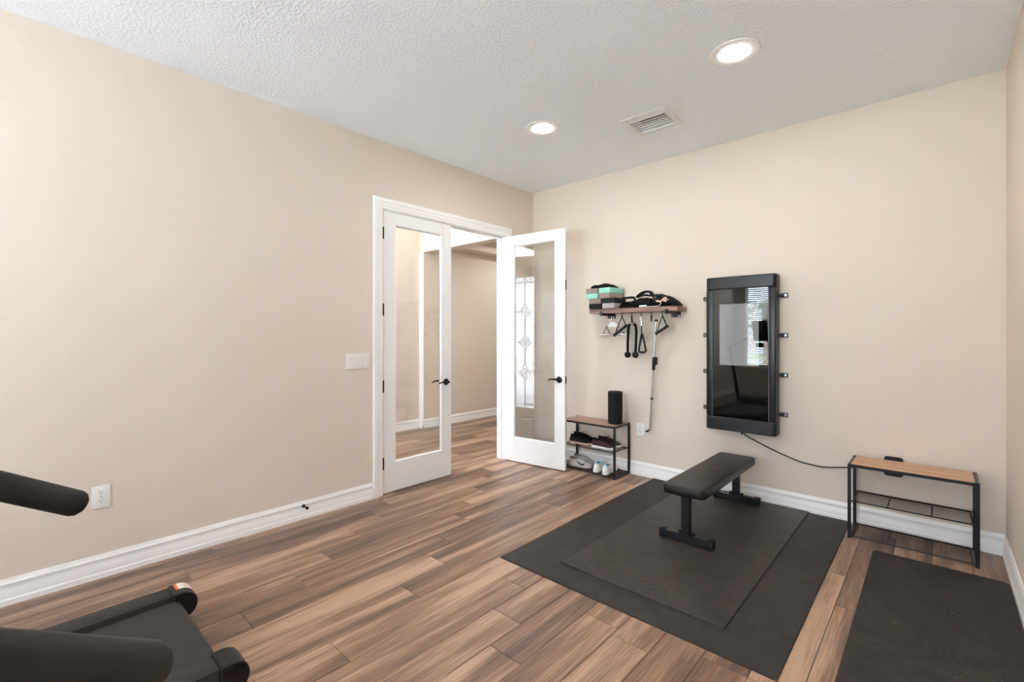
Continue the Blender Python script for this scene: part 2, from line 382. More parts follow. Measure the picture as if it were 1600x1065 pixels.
mb = MB().box((-2.05, .12, 2.70), (-1.80, 5, 2.78)).box((-.4, .12, 2.70), (-TH, 5, 2.78)).box((-1.8, .12, 2.70), (-.4, .4, 2.78))
struct(mb, 'trim_tray_border', 'wall', 'lower border of the tray ceiling in the hall beyond the header', 'trim', smooth=False)
struct(MB().box((-2.05, .12, 2.95), (-TH, 5, 3.05)), 'ceiling_hall', 'ceiling', 'raised tray ceiling of the hall beyond the header', 'ceiling', smooth=False)
struct(MB().box((-TH, .14, 0), (.03, 5.0, 3.1)), 'wall_hall_right', 'wall', 'beige hall wall hidden behind the room', 'wall', smooth=False)
struct(MB().box((-2.2, 5.0, 0), (.03, 5.15, 3.1)), 'wall_hall_end', 'wall', 'far end wall of the hall', 'wall', smooth=False)

# baseboards: stepped profile, d = distance from wall, z
BP = [(0, 0), (.017, 0), (.017, .028), (.0135, .034), (.0135, .072), (.0105, .080), (.0105, .098), (.013, .104), (.013, .110), (.008, .120), (.006, .133), (0, .133)]
def base_x(xw, sgn, y0, y1, name, label):      # along y on a wall at x = xw
    mb = MB(); mb.prism([(xw+sgn*d, z) for d, z in BP], 'Y', y0, y1)
    struct(mb, name, 'trim', label, 'baseboard', ang=25)
def base_y(yw, sgn, x0_, x1_, name, label):
    mb = MB(); mb.prism([(yw+sgn*d, z) for d, z in BP], 'X', x0_, x1_)
    struct(mb, name, 'trim', label, 'baseboard', ang=25)
base_x(0, 1, RY, -2.126, 'baseboard_left', 'white stepped baseboard along the long beige wall left of the doorway')
base_x(0, 1, -.372, 0, 'baseboard_left_corner', 'short white baseboard behind the open door leaf')
base_y(0, -1, 0, RX, 'baseboard_back', 'white stepped baseboard behind the bench and the racks')
base_x(RX, -1, RY, 0, 'baseboard_right', 'white baseboard beside the yoga mat')
base_x(FX, 1, FY0, -.05, 'baseboard_foyer', 'white baseboard seen through the closed door leaf')
base_y(-.058, -1, FX, -2.033, 'baseboard_foyer_return', 'white baseboard on the short hall corner return')
base_x(-2.05, 1, -.075, 5, 'baseboard_hall', 'white baseboard of the hall wall seen through the open doorway')

# ------------------------------------------------------------------ door casing and jamb
def casing_profile(): return [(0, .004), (.006, .010), (.024, .011), (.030, .015), (.052, .016), (.060, .021), (.088, .022), (.094, .019), (.094, 0), (0, 0)]   # (outward, proud)
mb = MB(); pr = casing_profile()
def sweep_casing(mb, wallx, sgn, y0, y1, zt):
    rings = []
    for cy, cz, dy, dz in ((y0, 0, -1, 0), (y0, zt, -1, 1), (y1, zt, 1, 1), (y1, 0, 1, 0)):
        rings.append([(wallx+sgn*p, cy+dy*o_, cz+dz*o_) for o_, p in pr])
    mb.loft(rings)
sweep_casing(mb, 0, 1, DY0+.006, DY1-.006, DZ-.006)
struct(mb, 'trim_doorway', 'trim', 'white moulded casing around the double doorway', 'trim', ang=20)
mb = MB(); sweep_casing(mb, -TH, -1, DY0+.006, DY1-.006, DZ-.006)
struct(mb, 'trim_doorway_hall', 'trim', 'white casing on the hall side of the double doorway', 'trim', ang=20)
mb = MB().box((-TH, DY0-.0005, 0), (0, DY0+.012, DZ)).box((-TH, DY1-.012, 0), (0, DY1+.0005, DZ)).box((-TH, DY0, DZ-.012), (0, DY1, DZ+.0005))
mb.box((-.075, DY0+.012, 0), (-.045, DY0+.024, DZ-.012)).box((-.075, DY1-.024, 0), (-.045, DY1-.012, DZ-.012)).box((-.075, DY0+.012, DZ-.024), (-.045, DY1-.012, DZ-.012))
struct(mb, 'trim_jamb', 'door', 'white jamb lining inside the double doorway', 'trim', smooth=False)

# ------------------------------------------------------------------ french door leaves. local: x along the leaf from the hinge, y = thickness 0..-.038 (y = -.038 faces the hall when closed), z up
LW, LT, LZ0, LZ1 = .760, .036, .010, 2.458
PX0, PX1, PZ0, PZ1 = .120, .642, .262, 2.350
def make_leaf(name, label, loc, rz, flip, behind=False):
    # flip = +1: room face is +y local ; -1: room face is -y local
    t = thing(name, label, 'door', loc, rz, None, 'structure')
    ya, yb = (0, -LT) if flip > 0 else (0, LT)
    mb = MB()
    mb.box((0, ya, LZ0), (PX0, yb, LZ1), .0015).box((PX1, ya, LZ0), (LW, yb, LZ1), .0015)
    mb.box((PX0, ya, LZ0), (PX1, yb, PZ0), .0015).box((PX0, ya, PZ1), (PX1, yb, LZ1), .0015)
    mb.build('door_frame', 'door', t, smooth=False)
    g = MB()
    for yy, s_ in ((ya, -flip), (yb, flip)):                # sloped glazing bead on both faces
        o_, i_ = .003, .013; yi = yy+s_*.012
        R = [[(x, yy+s_*.0005, z) for x, z in ((PX0, PZ0), (PX1, PZ0), (PX1, PZ1), (PX0, PZ1))],
             [(x, yy-s_*.002, z) for x, z in ((PX0+o_, PZ0+o_), (PX1-o_, PZ0+o_), (PX1-o_, PZ1-o_), (PX0+o_, PZ1-o_))],
             [(x, yi, z) for x, z in ((PX0+i_, PZ0+i_), (PX1-i_, PZ0+i_), (PX1-i_, PZ1-i_), (PX0+i_, PZ1-i_))]]
        g.loft(R, cap=False)
    g.build('glazing_bead', 'door', t, smooth=False)
    ym = (ya+yb)/2
    MB().box((PX0+.002, ym-.0025, PZ0+.002), (PX1-.002, ym+.0025, PZ1-.002)).build('glass_pane', 'glass', t, smooth=False)
    hx, hz = LW-.066, .925
    for yy, s_ in ((ya, flip), (yb, -flip)):
        MB().lathe([(.0, 0), (.031, 0), (.032, .004), (.029, .009), (.014, .011), (.011, .014), (.011, .040), (.0, .042)], (0, 0, 0), 'Y', 24)
        h = MB(); prof = [(.0001, 0), (.032, 0), (.033, .004), (.029, .010), (.013, .013), (.011, .016), (.0115, .044), (.0001, .046)]
        h.lathe([(r, s_*z) for r, z in prof], (hx, yy, hz), 'Y', 24)
        rose = h.build('handle_rose', 'bronze', t)
        lv = MB(); yy2 = yy+s_*.042
        lv.tube(bez([(hx+.008, yy2, hz), (hx-.03, yy2+s_*.004, hz+.006), (hx-.075, yy2+s_*.002, hz+.004), (hx-.112, yy2-s_*.006, hz-.006)]), [.010]*9+[.0085]*8+[.0065]*8, 10, sc=(1.0, .75), round_end=True)
        lv.build('handle_lever', 'bronze', rose)
    for hz_ in (.27, .937, 1.60, 2.262):
        yh = yb-flip*.006 if behind else ya+flip*.006
        hb = MB(); hb.tube([(-.005, yh, hz_-.048), (-.005, yh, hz_+.048)], .0075, 10, round_end=True).box((-.0015, min(ya, yb)+.003, hz_-.045), (.0, max(ya, yb)-.003, hz_+.045))
        hb.build('hinge', 'bronze', t)
    lb = MB().box((LW-.0005, ya-flip*.008, .885), (LW+.002, yb+flip*.008, .965)).box((LW, ym-.006, .918), (LW+.008, ym+.006, .934))
    lb.box((LW-.0005, ya-flip*.010, 1.84), (LW+.002, yb+flip*.010, 1.94))
    lb.build('latch_plate', 'bronze', t, smooth=False)
    return t
make_leaf('door_1', 'closed white french door leaf with full glass and dark lever, left leaf of the pair', (-.002, DY0+.016, 0), PI/2, -1).rotation_euler[2] = PI/2
make_leaf('door_2', 'open white french door leaf swung into the room beside the shoe rack', (.006, DY1-.018, 0), math.radians(6.26), -1, True)

# ------------------------------------------------------------------ front door with leaded glass (reflected in the open leaf)
fd = thing('door_3', 'white front door with a tall leaded glass lite, reflected in the open door glass', 'door', ((DX0+DX1)/2, FY0, 0), 0, None, 'structure')
o_ = fd.location
GX0, GX1, GZ0, GZ1 = -1.155, -.795, .19, 2.315; ya, yb = FY0-.09, FY0-.045
mb = MB(o_).box((DX0+.01, ya, .01), (GX0, yb, FDZ-.01), .002).box((GX1, ya, .01), (DX1-.01, yb, FDZ-.01), .002).box((GX0, ya, .01), (GX1, yb, GZ0), .002).box((GX0, ya, GZ1), (GX1, yb, FDZ-.01), .002)
mb.build('door_slab', 'door', fd, smooth=False)
MB(o_).box((GX0, ya+.018, GZ0), (GX1, ya+.026, GZ1)).build('leaded_glass', 'frosted', fd, smooth=False)
cm = MB(o_); yc = yb-.014; cx_ = (GX0+GX1)/2; r_ = .006
cm.box((cx_-r_, yc-r_, GZ0), (cx_+r_, yc+r_, .64)).box((cx_-r_, yc-r_, 1.87), (cx_+r_, yc+r_, GZ1))
for a, b in ((.88, 1.13), (1.37, 1.63)): cm.box((cx_-r_, yc-r_, a), (cx_+r_, yc+r_, b))
for zz in (.762, 1.25, 1.748):
    for sx_ in (-1, 1): cm.bar((cx_+sx_*.10, yc, zz), (cx_+sx_*.18, yc, zz), .012, .010)
    for s1, s2 in ((.10, .125), (.056, .070)):
        q = [(cx_-s1, yc, zz), (cx_, yc, zz+s2), (cx_+s1, yc, zz), (cx_, yc, zz-s2)]
        for i in range(4): cm.bar(q[i], q[(i+1) % 4], .010, .010)
    cm.box((cx_-.014, yc-.004, zz-.017), (cx_+.014, yc+.004, zz+.017))
for zz in (GZ0+.05, GZ1-.09): cm.box((GX0, yc-r_, zz-r_), (GX1, yc+r_, zz+r_))
for k in range(5): cm.tube([(GX0+.04+.07*k+.03*math.cos(a), yc, GZ1-.045+.03*math.sin(a)) for a in [2*PI*i/12 for i in range(12)]], .004, 6, closed=True)
cm.build('lead_came', 'came', fd, smooth=False)
h = MB(o_).lathe([(.0001, 0), (.032, 0), (.03, .01), (.012, .014), (.012, .05), (.0001, .05)], (-.70, yb, .90), 'Y', 20)
rs_ = h.build('handle_rose', 'bronze', fd)
MB(o_).tube([(-.70, yb+.045, .90), (-.75, yb+.05, .90), (-.81, yb+.045, .895)], .009, 10, round_end=True).build('handle_lever', 'bronze', rs_)
tw = thing('window_3', 'unseen transom window added above the front door to brighten the hall', 'window', ((DX0+DX1)/2, FY0, 2.62), 0, None, 'structure')  # invented transom, enlarged to throw daylight on the header face
o_ = tw.location
mb = MB(o_)
for a, b in (((TX0, FY0-.1, 2.62), (TX1, FY0-.04, 2.66)), ((TX0, FY0-.1, 3.48), (TX1, FY0-.04, 3.52)), ((TX0, FY0-.1, 2.66), (TX0+.04, FY0-.04, 3.48)), ((TX1-.04, FY0-.1, 2.66), (TX1, FY0-.04, 3.48))): mb.box(a, b)
mb.build('window_frame', 'trim', tw, smooth=False)
MB(o_).box((TX0+.04, FY0-.075, 2.66), (TX1-.04, FY0-.07, 3.48)).build('glass_pane', 'glass', tw, smooth=False)
portal((TX0+TX1)/2, FY0-.16, 3.07, TX1-TX0, .9, 0)
portal((GX0+GX1)/2, FY0-.16, 1.25, GX1-GX0+.1, 2.2, 0)

# ------------------------------------------------------------------ rear windows with blinds (first reflected in the fitness screen, others added for light)
def make_window(i, xa, xb, label):
    t = thing('window_%d' % (i if i < 3 else 4), label, 'window', ((xa+xb)/2, RY, WZ0), 0, None, 'structure'); o = t.location
    y0, y1 = RY-.12, RY-.06; f = .05
    mb = MB(o).box((xa, y0, WZ0), (xa+f, y1, WZ1)).box((xb-f, y0, WZ0), (xb, y1, WZ1)).box((xa+f, y0, WZ0), (xb-f, y1, WZ0+f)).box((xa+f, y0, WZ1-f), (xb-f, y1, WZ1)).box((xa+f, y0, 1.56), (xb-f, y1, 1.61))
    mb.build('window_frame', 'trim', t, smooth=False)
    MB(o).box((xa+f, y0+.02, WZ0+f), (xb-f, y0+.025, 1.56)).build('glass_pane', 'glass', t, smooth=False)
    MB(o).box((xa+f, y0+.03, 1.61), (xb-f, y0+.035, WZ1-f)).build('glass_pane', 'glass', t, smooth=False)
    MB(o).box((xa-.04, RY, WZ0-.025), (xb+.04, RY+.035, WZ0)).box((xa, RY-.06, WZ0-.004), (xb, RY, WZ0+.004)).build('window_sill', 'trim', t, smooth=False)
    MB(o).box((xa+.01, RY-.055, WZ1-.06), (xb-.01, RY-.003, WZ1-.005), .004).build('blind_headrail', 'blind', t, smooth=False)
    sl = MB((0, 0, 0)).box((-(xb-xa)/2+.012, -.024, -.0015), ((xb-xa)/2-.012, .024, .0015)).build('blind_slat', 'blind', t, (0, -.030, .05), False, (math.radians(24), 0, 0))
    for k in range(1, 41):
        c = sl.copy(); C.objects.link(c); c.location = (0, -.030, .05+.0455*k)
    portal((xa+xb)/2, RY-.2, (WZ0+WZ1)/2, xb-xa, WZ1-WZ0, 0)
make_window(1, *WIN[0], 'white window with open horizontal blinds, reflected in the black fitness screen')
make_window(2, *WIN[1], 'unseen middle blinded window added to the rear wall for even daylight')  # unseen window, added to bring more daylight to the back wall
make_window(3, *WIN[2], 'unseen blinded window added at the right end of the rear wall for even daylight')  # unseen too, added to shift the daylight away from the left wall
# outside
lawn = single(lambda m: m.box((-14, -40, -.5), (22, RY-.3, -.35)).box((-14, RY-.3, -.5), (-2.4, 1, -.35)), 'lawn', 'lawn', 'green lawn outside the rear windows', 'ground', (4, -20, -.5), smooth=False); lawn['kind'] = 'structure'
pv = single(lambda m: m.box((-6, -30, -.349), (12, -26, -.33)).box((-9, -18, -.349), (14, RY-.3, -.30)).box((-2.3, -11.5, -.349), (-.15, FY0-.2, -.02)), 'bounce_paving', 'concrete', 'pale concrete paving added to bounce sun indoors, with drive and entry walk', 'ground', (2, -12, -.349), smooth=False); pv['kind'] = 'structure'  # wide pale paving added as a reflector sending sunlight up through the windows
def shrub(x, y, r, seed, label):
    rnd = random.Random(seed); t = thing('shrub', label, 'shrub', (x, y, -.30))
    MB().tube([(0, 0, 0), (.02, .01, r*.9)], .03, 8).build('stem', 'bark', t)
    mb = MB()
    for k in range(240):
        a = rnd.uniform(0, 2*PI); e = math.asin(rnd.uniform(-.3, 1)); q = r*rnd.uniform(.7, 1.05)
        c = Vector((q*math.cos(a)*math.cos(e), q*math.sin(a)*math.cos(e), r*.9+q*math.sin(e)*.9)); s_ = rnd.uniform(.05, .10)
        d = Vector((rnd.gauss(0, 1), rnd.gauss(0, 1), rnd.gauss(0, 1))).normalized(); u = d.orthogonal().normalized(); n_ = d.cross(u)*.4
        mb.add([c-d*s_, c+u*s_*.4, c+d*s_, c-u*s_*.4, c+n_*s_*.3], [(0, 1, 4), (1, 2, 4), (2, 3, 4), (3, 0, 4)])
    mb.build('foliage', 'leaf', t, smooth=False)
shrub(-.25, -9.0, .40, 1, 'round green shrub on the lawn, reflected low in the fitness screen')
shrub(.75, -9.1, .34, 2, 'smaller green shrub on the lawn beside the round one')
pt = thing('palm', 'palm tree outside, its fronds reflected at the right of the fitness screen', 'tree', (-.35, -12.8+4, -.35))
pt.location = (-.17, -10.9, -.30)
MB().tube(bez([(0, 0, 0), (.05, 0, 1.2), (.02, .02, 2.5)]), .07, 10).build('trunk', 'bark', pt)
rnd = random.Random(5)
for k in range(14):
    a = 2*PI*k/14+rnd.uniform(-.1, .1); ln = rnd.uniform(.8, 1.1); mb = MB(); up = rnd.uniform(.1, .6)
    sp = [Vector((math.cos(a)*ln*s_, math.sin(a)*ln*s_, 2.5+up*s_*1.6-1.1*s_*s_)) for s_ in [i/10 for i in range(11)]]
    mb.tube(sp, .008, 5); sd = Vector((-math.sin(a), math.cos(a), 0))
    for i in range(2, 11):
        for s_ in (-1, 1):
            p = sp[i]; q = p+sd*s_*.22*(1-.05*i)+Vector((math.cos(a)*.12, math.sin(a)*.12, -.08)); m_ = (p+q)/2+Vector((0, 0, .02))
            mb.add([p, m_+sd.cross(Vector((0, 0, 1)))*.018, q, m_-sd.cross(Vector((0, 0, 1)))*.018], [(0, 1, 2), (0, 2, 3)])
    mb.build('frond', 'leaf', pt, smooth=False)

# ------------------------------------------------------------------ ceiling lamps and vent
def lamp(x, y, z, label, group='recessed ceiling lamps', lens='lamp'):
    t = thing('recessed_lamp', label, 'lamp', (x, y, z), 0, group)
    MB().lathe([(.0865, .006), (.0870, -.004), (.092, -.0065), (.134, -.006), (.138, -.003), (.138, .0)], seg=40, cap=False).build('trim_ring', 'trim', t)
    MB().lathe([(.0001, -.0035), (.0865, -.0035), (.0865, .004), (.0001, .004)], seg=40).build('lens', lens, t)
    return t
# pockets for the lamps are shallow: the fixtures are lowered by their own depth through holes cut in the ceiling
LPOS = [(1.18, -1.296, 'smaller looking round recessed ceiling lamp, farther one near the doorway corner'),
        (2.648, -1.323, 'round recessed ceiling lamp to the right of the air vent'),
        (1.18, -5.9, 'recessed ceiling lamp near the rear windows on the treadmill side'),
        (2.648, -5.9, 'recessed ceiling lamp near the rear windows on the right side')]
cutter = MB()
for x, y, _ in LPOS: cutter.lathe([(.105, -.05), (.105, .06)], (x, y, RZ), seg=40)
cutter.box((1.735, -.945, RZ-.05), (2.025, -.672, RZ+.09))
co = cutter.build('hole_cutter', 'duct', smooth=False)
ceil = bpy.data.objects['ceiling']
md = ceil.modifiers.new('holes', 'BOOLEAN'); md.operation = 'DIFFERENCE'; md.object = co; md.solver = 'EXACT'
dg = bpy.context.evaluated_depsgraph_get()
nm = bpy.data.meshes.new_from_object(ceil.evaluated_get(dg)); ceil.modifiers.clear(); ceil.data = nm
bpy.data.objects.remove(co)
nm.materials.clear(); nm.materials.append(M['ceiling'])
for p in nm.polygons: p.material_index = 0; p.use_smooth = False
for x, y, lb in LPOS: lamp(x, y, RZ, lb)
for y in (-1.4,): lamp(-1.1, y, FZ-.036, 'unseen recessed lamp added to brighten the entry hall', 'added hall lamps', 'lamp_added_hall')  # unseen lamp added to lift the entry hall brightness
lamp(-1.1, 1.6, 2.95-.036, 'unseen recessed lamp added to brighten the hall beyond the header', 'added hall lamps', 'lamp_added_hall')  # second unseen lamp, added to light the hall wall beyond

vt = thing('air_vent', 'white louvered air vent in the ceiling between the two round lamps', 'vent', (1.88, -.815, RZ))
o_ = vt.location; X0, X1, Y0, Y1 = 1.70, 2.062, -.99, -.637; xi0, xi1, yi0, yi1 = 1.738, 2.022, -.942, -.675
mb = MB(o_); zt = RZ-.008
for a, b in (((X0, Y0), (X1, yi0)), ((X0, yi1), (X1, Y1)), ((X0, yi0), (xi0, yi1)), ((xi1, yi0), (X1, yi1))): mb.box((*a, zt), (*b, RZ-.0005), .003)
mb.build('frame', 'vent', vt, smooth=False)
MB(o_).box((xi0, yi0, RZ+.075), (xi1, yi1, RZ+.085)).build('duct_back', 'duct', vt, smooth=False)
ny = 7
for k in range(ny):
    y = yi0+.020+(yi1-yi0-.034)*k/(ny-1); tilt = math.radians(-32 if k == 0 else 5)
    wl = .040 if k == 0 else .022
    mt = Matrix.Translation((1.88, y, RZ+.002)) @ Matrix.Rotation(tilt, 4, 'X')
    MB(o_).box((-(xi1-xi0)/2, -wl/2, -.001), ((xi1-xi0)/2, wl/2, .001), mtx=mt).build('louver', 'vent', vt, smooth=False)

# ------------------------------------------------------------------ switch plate, outlets, door stop
sw = thing('switch_plate', 'white four gang rocker switch plate left of the doorway', 'switch', (0, -2.261, 1.168)); o_ = sw.location
MB(o_).box((0, -2.367, 1.103), (.007, -2.155, 1.233), .003, 2).build('cover_plate', 'plastic_white', sw)
for k in range(4):
    y = -2.261+(k-1.5)*.046
    r = MB(o_); r.prism([(.006, 1.134), (.0085, 1.134), (.0085, 1.168), (.0115, 1.202), (.006, 1.202)], 'Y', y-.0165, y+.0165)
    f = MB(o_).box((.0062, y-.0185, 1.131), (.0076, y+.0185, 1.205)).build('rocker_bezel', 'vent', sw, smooth=False)
    r.build('rocker', 'plastic_white', sw, smooth=False)
def outlet(name, label, loc, rz):
    t = thing(name, label, 'outlet', loc, rz)           # local: plate in xz plane, front face towards -y
    MB().box((-.0405, -.006, -.064), (.0405, 0, .064), .003, 2).build('cover_plate', 'plastic_white', t)
    for s_ in (-1, 1):
        mb = MB(); mb.tube([(0, -.0055, s_*.0215), (0, -.0085, s_*.0215)], .0165, 20)
        rc = mb.build('receptacle', 'plastic_white', t, smooth=True)
        q = MB().box((-.0075, -.0088, s_*.0215+.001), (-.0055, -.0080, s_*.0215+.009)).box((.0055, -.0088, s_*.0215+.002), (.0075, -.0080, s_*.0215+.009))
        q.tube([(0, -.0080, s_*.0215-.007), (0, -.0088, s_*.0215-.007)], .0026, 8)
        q.build('socket_slot', 'slot', rc, smooth=False)
    MB().lathe([(.0001, -.0075), (.003, -.007), (.003, -.005)], (0, 0, 0), 'Y', 10).build('screw', 'chrome', t)
outlet('wall_outlet', 'white duplex outlet low on the long left wall', (0, -3.856, .461), PI/2)
outlet('wall_outlet', 'white duplex outlet on the back wall right of the shoe rack', (1.376, 0, .448), 0)
ds = thing('door_stop', 'small black door stop on the left baseboard', 'door stop', (.0125, -2.709, .098)); o_ = ds.location
MB(o_).lathe([(.0001, 0), (.013, 0), (.013, .005), (.005, .008), (.005, .055)], o_, 'X', 14).build('stem', 'bronze', ds)
MB(o_).lathe([(.010, .053), (.011, .056), (.011, .068), (.0001, .070)], o_, 'X', 14).build('rubber_tip', 'rubber_black', ds)

# ------------------------------------------------------------------ wall mounted fitness screen
fs = thing('fitness_screen', 'tall black wall mounted fitness screen with glossy glass front and side brackets', 'fitness machine', (2.325, -.022, .578)); o_ = fs.location
SX0, SX1, SZ0, SZ1, SY = 2.053, 2.596, .578, 1.870, -.130
mb = MB(o_)
def rr(x0_, x1_, r, y0_, y1_):          # plan outline with rounded front corners
    P = [(x0_, y1_)]
    for k in range(5): a = PI+PI/2*k/4; P.append((x0_+r+r*math.cos(a), y0_+r+r*math.sin(a)))
    for k in range(5): a = 1.5*PI+PI/2*k/4; P.append((x1_-r+r*math.cos(a), y0_+r+r*math.sin(a)))
    P.append((x1_, y1_)); return P
mb.prism(rr(SX0+.004, SX1-.004, .02, SY+.014, -.022), 'Z', SZ0+.012, SZ1-.012)
mb.build('body', 'device', fs)
for z0_, z1_, nm_ in ((SZ1-.105, SZ1, 'top_cap'), (SZ0, SZ0+.112, 'bottom_cap')):
    q = MB(o_); q.prism(rr(SX0, SX1, .028, SY-.006, -.024), 'Z', z0_, z1_); cap = q.build(nm_, 'device', fs)
    bv = cap.modifiers.new('bevel', 'BEVEL'); bv.width = .008; bv.segments = 2; bv.limit_method = 'ANGLE'; bv.angle_limit = math.radians(50)
for xa, xb in ((SX0+.002, SX0+.058), (SX1-.058, SX1-.002)):
    q = MB(o_).box((xa, SY-.002, SZ0+.112), (xb, SY+.05, SZ1-.105), .012, 3); q.build('side_arm', 'device', fs)
    xm = xb-.004 if xa < 2.2 else xa+.004
    MB(o_).box((xm-.0018, SY-.0035, SZ0+.114), (xm+.0018, SY+.01, SZ1-.107)).build('edge_strip', 'strip', fs, smooth=False)
MB(o_).box((SX0+.058, SY+.006, SZ0+.112), (SX1-.058, SY+.03, SZ1-.105)).build('screen_backing', 'black_gloss', fs, smooth=False)
MB(o_).box((2.165, SY+.0040, 1.128), (2.468, SY+.0058, 1.640)).build('display', 'display', fs, smooth=False)
MB(o_).box((SX0+.060, SY-.001, SZ0+.112), (SX1-.060, SY+.002, SZ1-.105)).build('front_glass', 'screen_glass', fs, smooth=False)
for zz in (1.70, 1.379, 1.060, .742):
    for s_, xe, xt in ((1, SX1-.01, 2.652), (-1, SX0+.01, 1.990)):
        q = MB(o_).box((xe, -.026, zz-.009), (xt-s_*.022, -.012, zz+.009), .002)
        q.box((xt-s_*.03, -.016, zz-.018), (xt, -.0005, zz-.012)).box((xt-s_*.03, -.016, zz+.012), (xt, -.0005, zz+.018)).box((xt-s_*.006, -.016, zz-.012), (xt, -.0005, zz+.012)).box((xt-s_*.055, -.006, zz-.018), (xt-s_*.03, -.0005, zz+.018))
        br = q.build('wall_bracket', 'black_metal', fs, smooth=False)
        MB(o_).lathe([(.0001, -.016), (.006, -.016), (.006, -.008)], (xt-s_*.018, 0, zz), 'Y', 8).build('bolt', 'chrome', br)
MB(o_).tube([(2.325, -.07, SZ0+.004), (2.325, -.07, SZ0-.022)], .007, 10, round_end=True).build('cable_gland', 'rubber_black', fs)
pc = bez([(2.330, -.06, .572), (2.352, -.045, .540), (2.43, -.022, .498), (2.511, -.016, .462), (2.626, -.014, .420), (2.737, -.0125, .388), (2.83, -.012, .377), (2.905, -.012, .377), (3.044, -.015, .403), (3.15, -.02, .425), (3.262, -.03, .440)])
single(lambda m: m.tube(pc, .0048, 8), 'power_cable', 'rubber_black', 'black power cable drooping from the fitness screen to the plug box', 'cable', (2.33, -.02, .40))
pbx = thing('plug_box', 'black rounded plug box on the wall behind the right rack', 'power adapter', (3.304, 0, .458)); o_ = pbx.location
mb = MB(o_); R = []
for y, ins in ((0, .0), (-.028, .0), (-.036, .006)):
    ring = []
    for cx_, cz_, a0 in ((3.356-.018, .525-.018, 0), (3.252+.018, .525-.018, PI/2), (3.252+.018, .392+.018, PI), (3.356-.018, .392+.018, 1.5*PI)):
        for k in range(5): a = a0+PI/2*k/4; ring.append((cx_+(.018-ins)*math.cos(a), y, cz_+(.018-ins)*math.sin(a)))
    R.append(ring)
mb.loft(R).build('housing', 'machine_dark', pbx)
MB(o_).box((3.29, -.0395, .44), (3.318, -.034, .475), .004).build('plug', 'rubber_black', pbx)

# ------------------------------------------------------------------ metal and wood racks (width along x, depth along y)
def make_rack(label, loc, wood):
    Wd, Dp, Ht, tb = .640, .300, .505, .019
    t = thing('shoe_rack', label, 'rack', loc)
    for x in (0, Wd-tb):
        for y in (0, Dp-tb): MB().box((x, y, 0), (x+tb, y+tb, Ht), .001).build('leg', 'black_metal', t, smooth=False)
        for z in (Ht-tb, .004): MB().box((x+.001, tb, z), (x+tb-.001, Dp-tb, z+tb-.004)).build('side_rail', 'black_metal', t, smooth=False)
    q = MB().box((tb, .001, Ht-.020), (Wd-tb, .006, Ht-.001)).box((tb, Dp-.006, Ht-.020), (Wd-tb, Dp-.001, Ht-.001))
    q.build('top_edge', 'black_metal', t, smooth=False)
    MB().box((tb+.001, .006, Ht-.016), (Wd-tb-.001, Dp-.006, Ht+.001), .001).build('top_board', wood, t, smooth=False)
    for z in (.252, .016):
        f = MB(); r = .0052
        f.tube([(tb, .012, z), (Wd-tb, .012, z)], r, 8).tube([(tb, Dp-.012, z), (Wd-tb, Dp-.012, z)], r, 8)
        for x in (.030, .212, .428, Wd-.030): f.tube([(x, .012, z), (x, Dp-.012, z)], .0042, 8)
        sh = f.build('wire_shelf', 'black_metal', t)
        nw = 13; w0 = None
        for k in range(nw):
            y = .03+(Dp-.06)*k/(nw-1)
            if w0 is None: w0 = MB().tube([(.026, 0, 0), (Wd-.026, 0, 0)], .0013, 5).build('wire', 'black_metal', sh, (0, y, z+.005))
            else:
                c = w0.copy(); C.objects.link(c); c.location = (0, y, z+.005)
    MB().lathe([(.0001, .0), (.006, .0), (.006, .003)], (Wd, Dp*.55, Ht-.011), 'X', 8).build('screw', 'chrome', t)
    return t
make_rack('black metal shoe rack with brown wood top and shoes, half behind the open door', (.630, -.312, 0), 'rack_wood_dark')
make_rack('empty black metal rack with light oak top in the right corner', (3.078, -.342, 0), 'rack_wood')
fr = thing('foam_roller', 'upright black foam roller on top of the shoe rack', 'foam roller', (1.180, -.150, .507))
MB().lathe([(.030, 0), (.066, 0), (.0705, .005), (.0705, .311), (.066, .316), (.030, .316)], seg=40, cap=False).build('roller_body', 'black_foam', fr)
MB().lathe([(.030, .002), (.028, .002), (.028, .314), (.030, .316)], seg=30, cap=False).build('core', 'slot', fr)

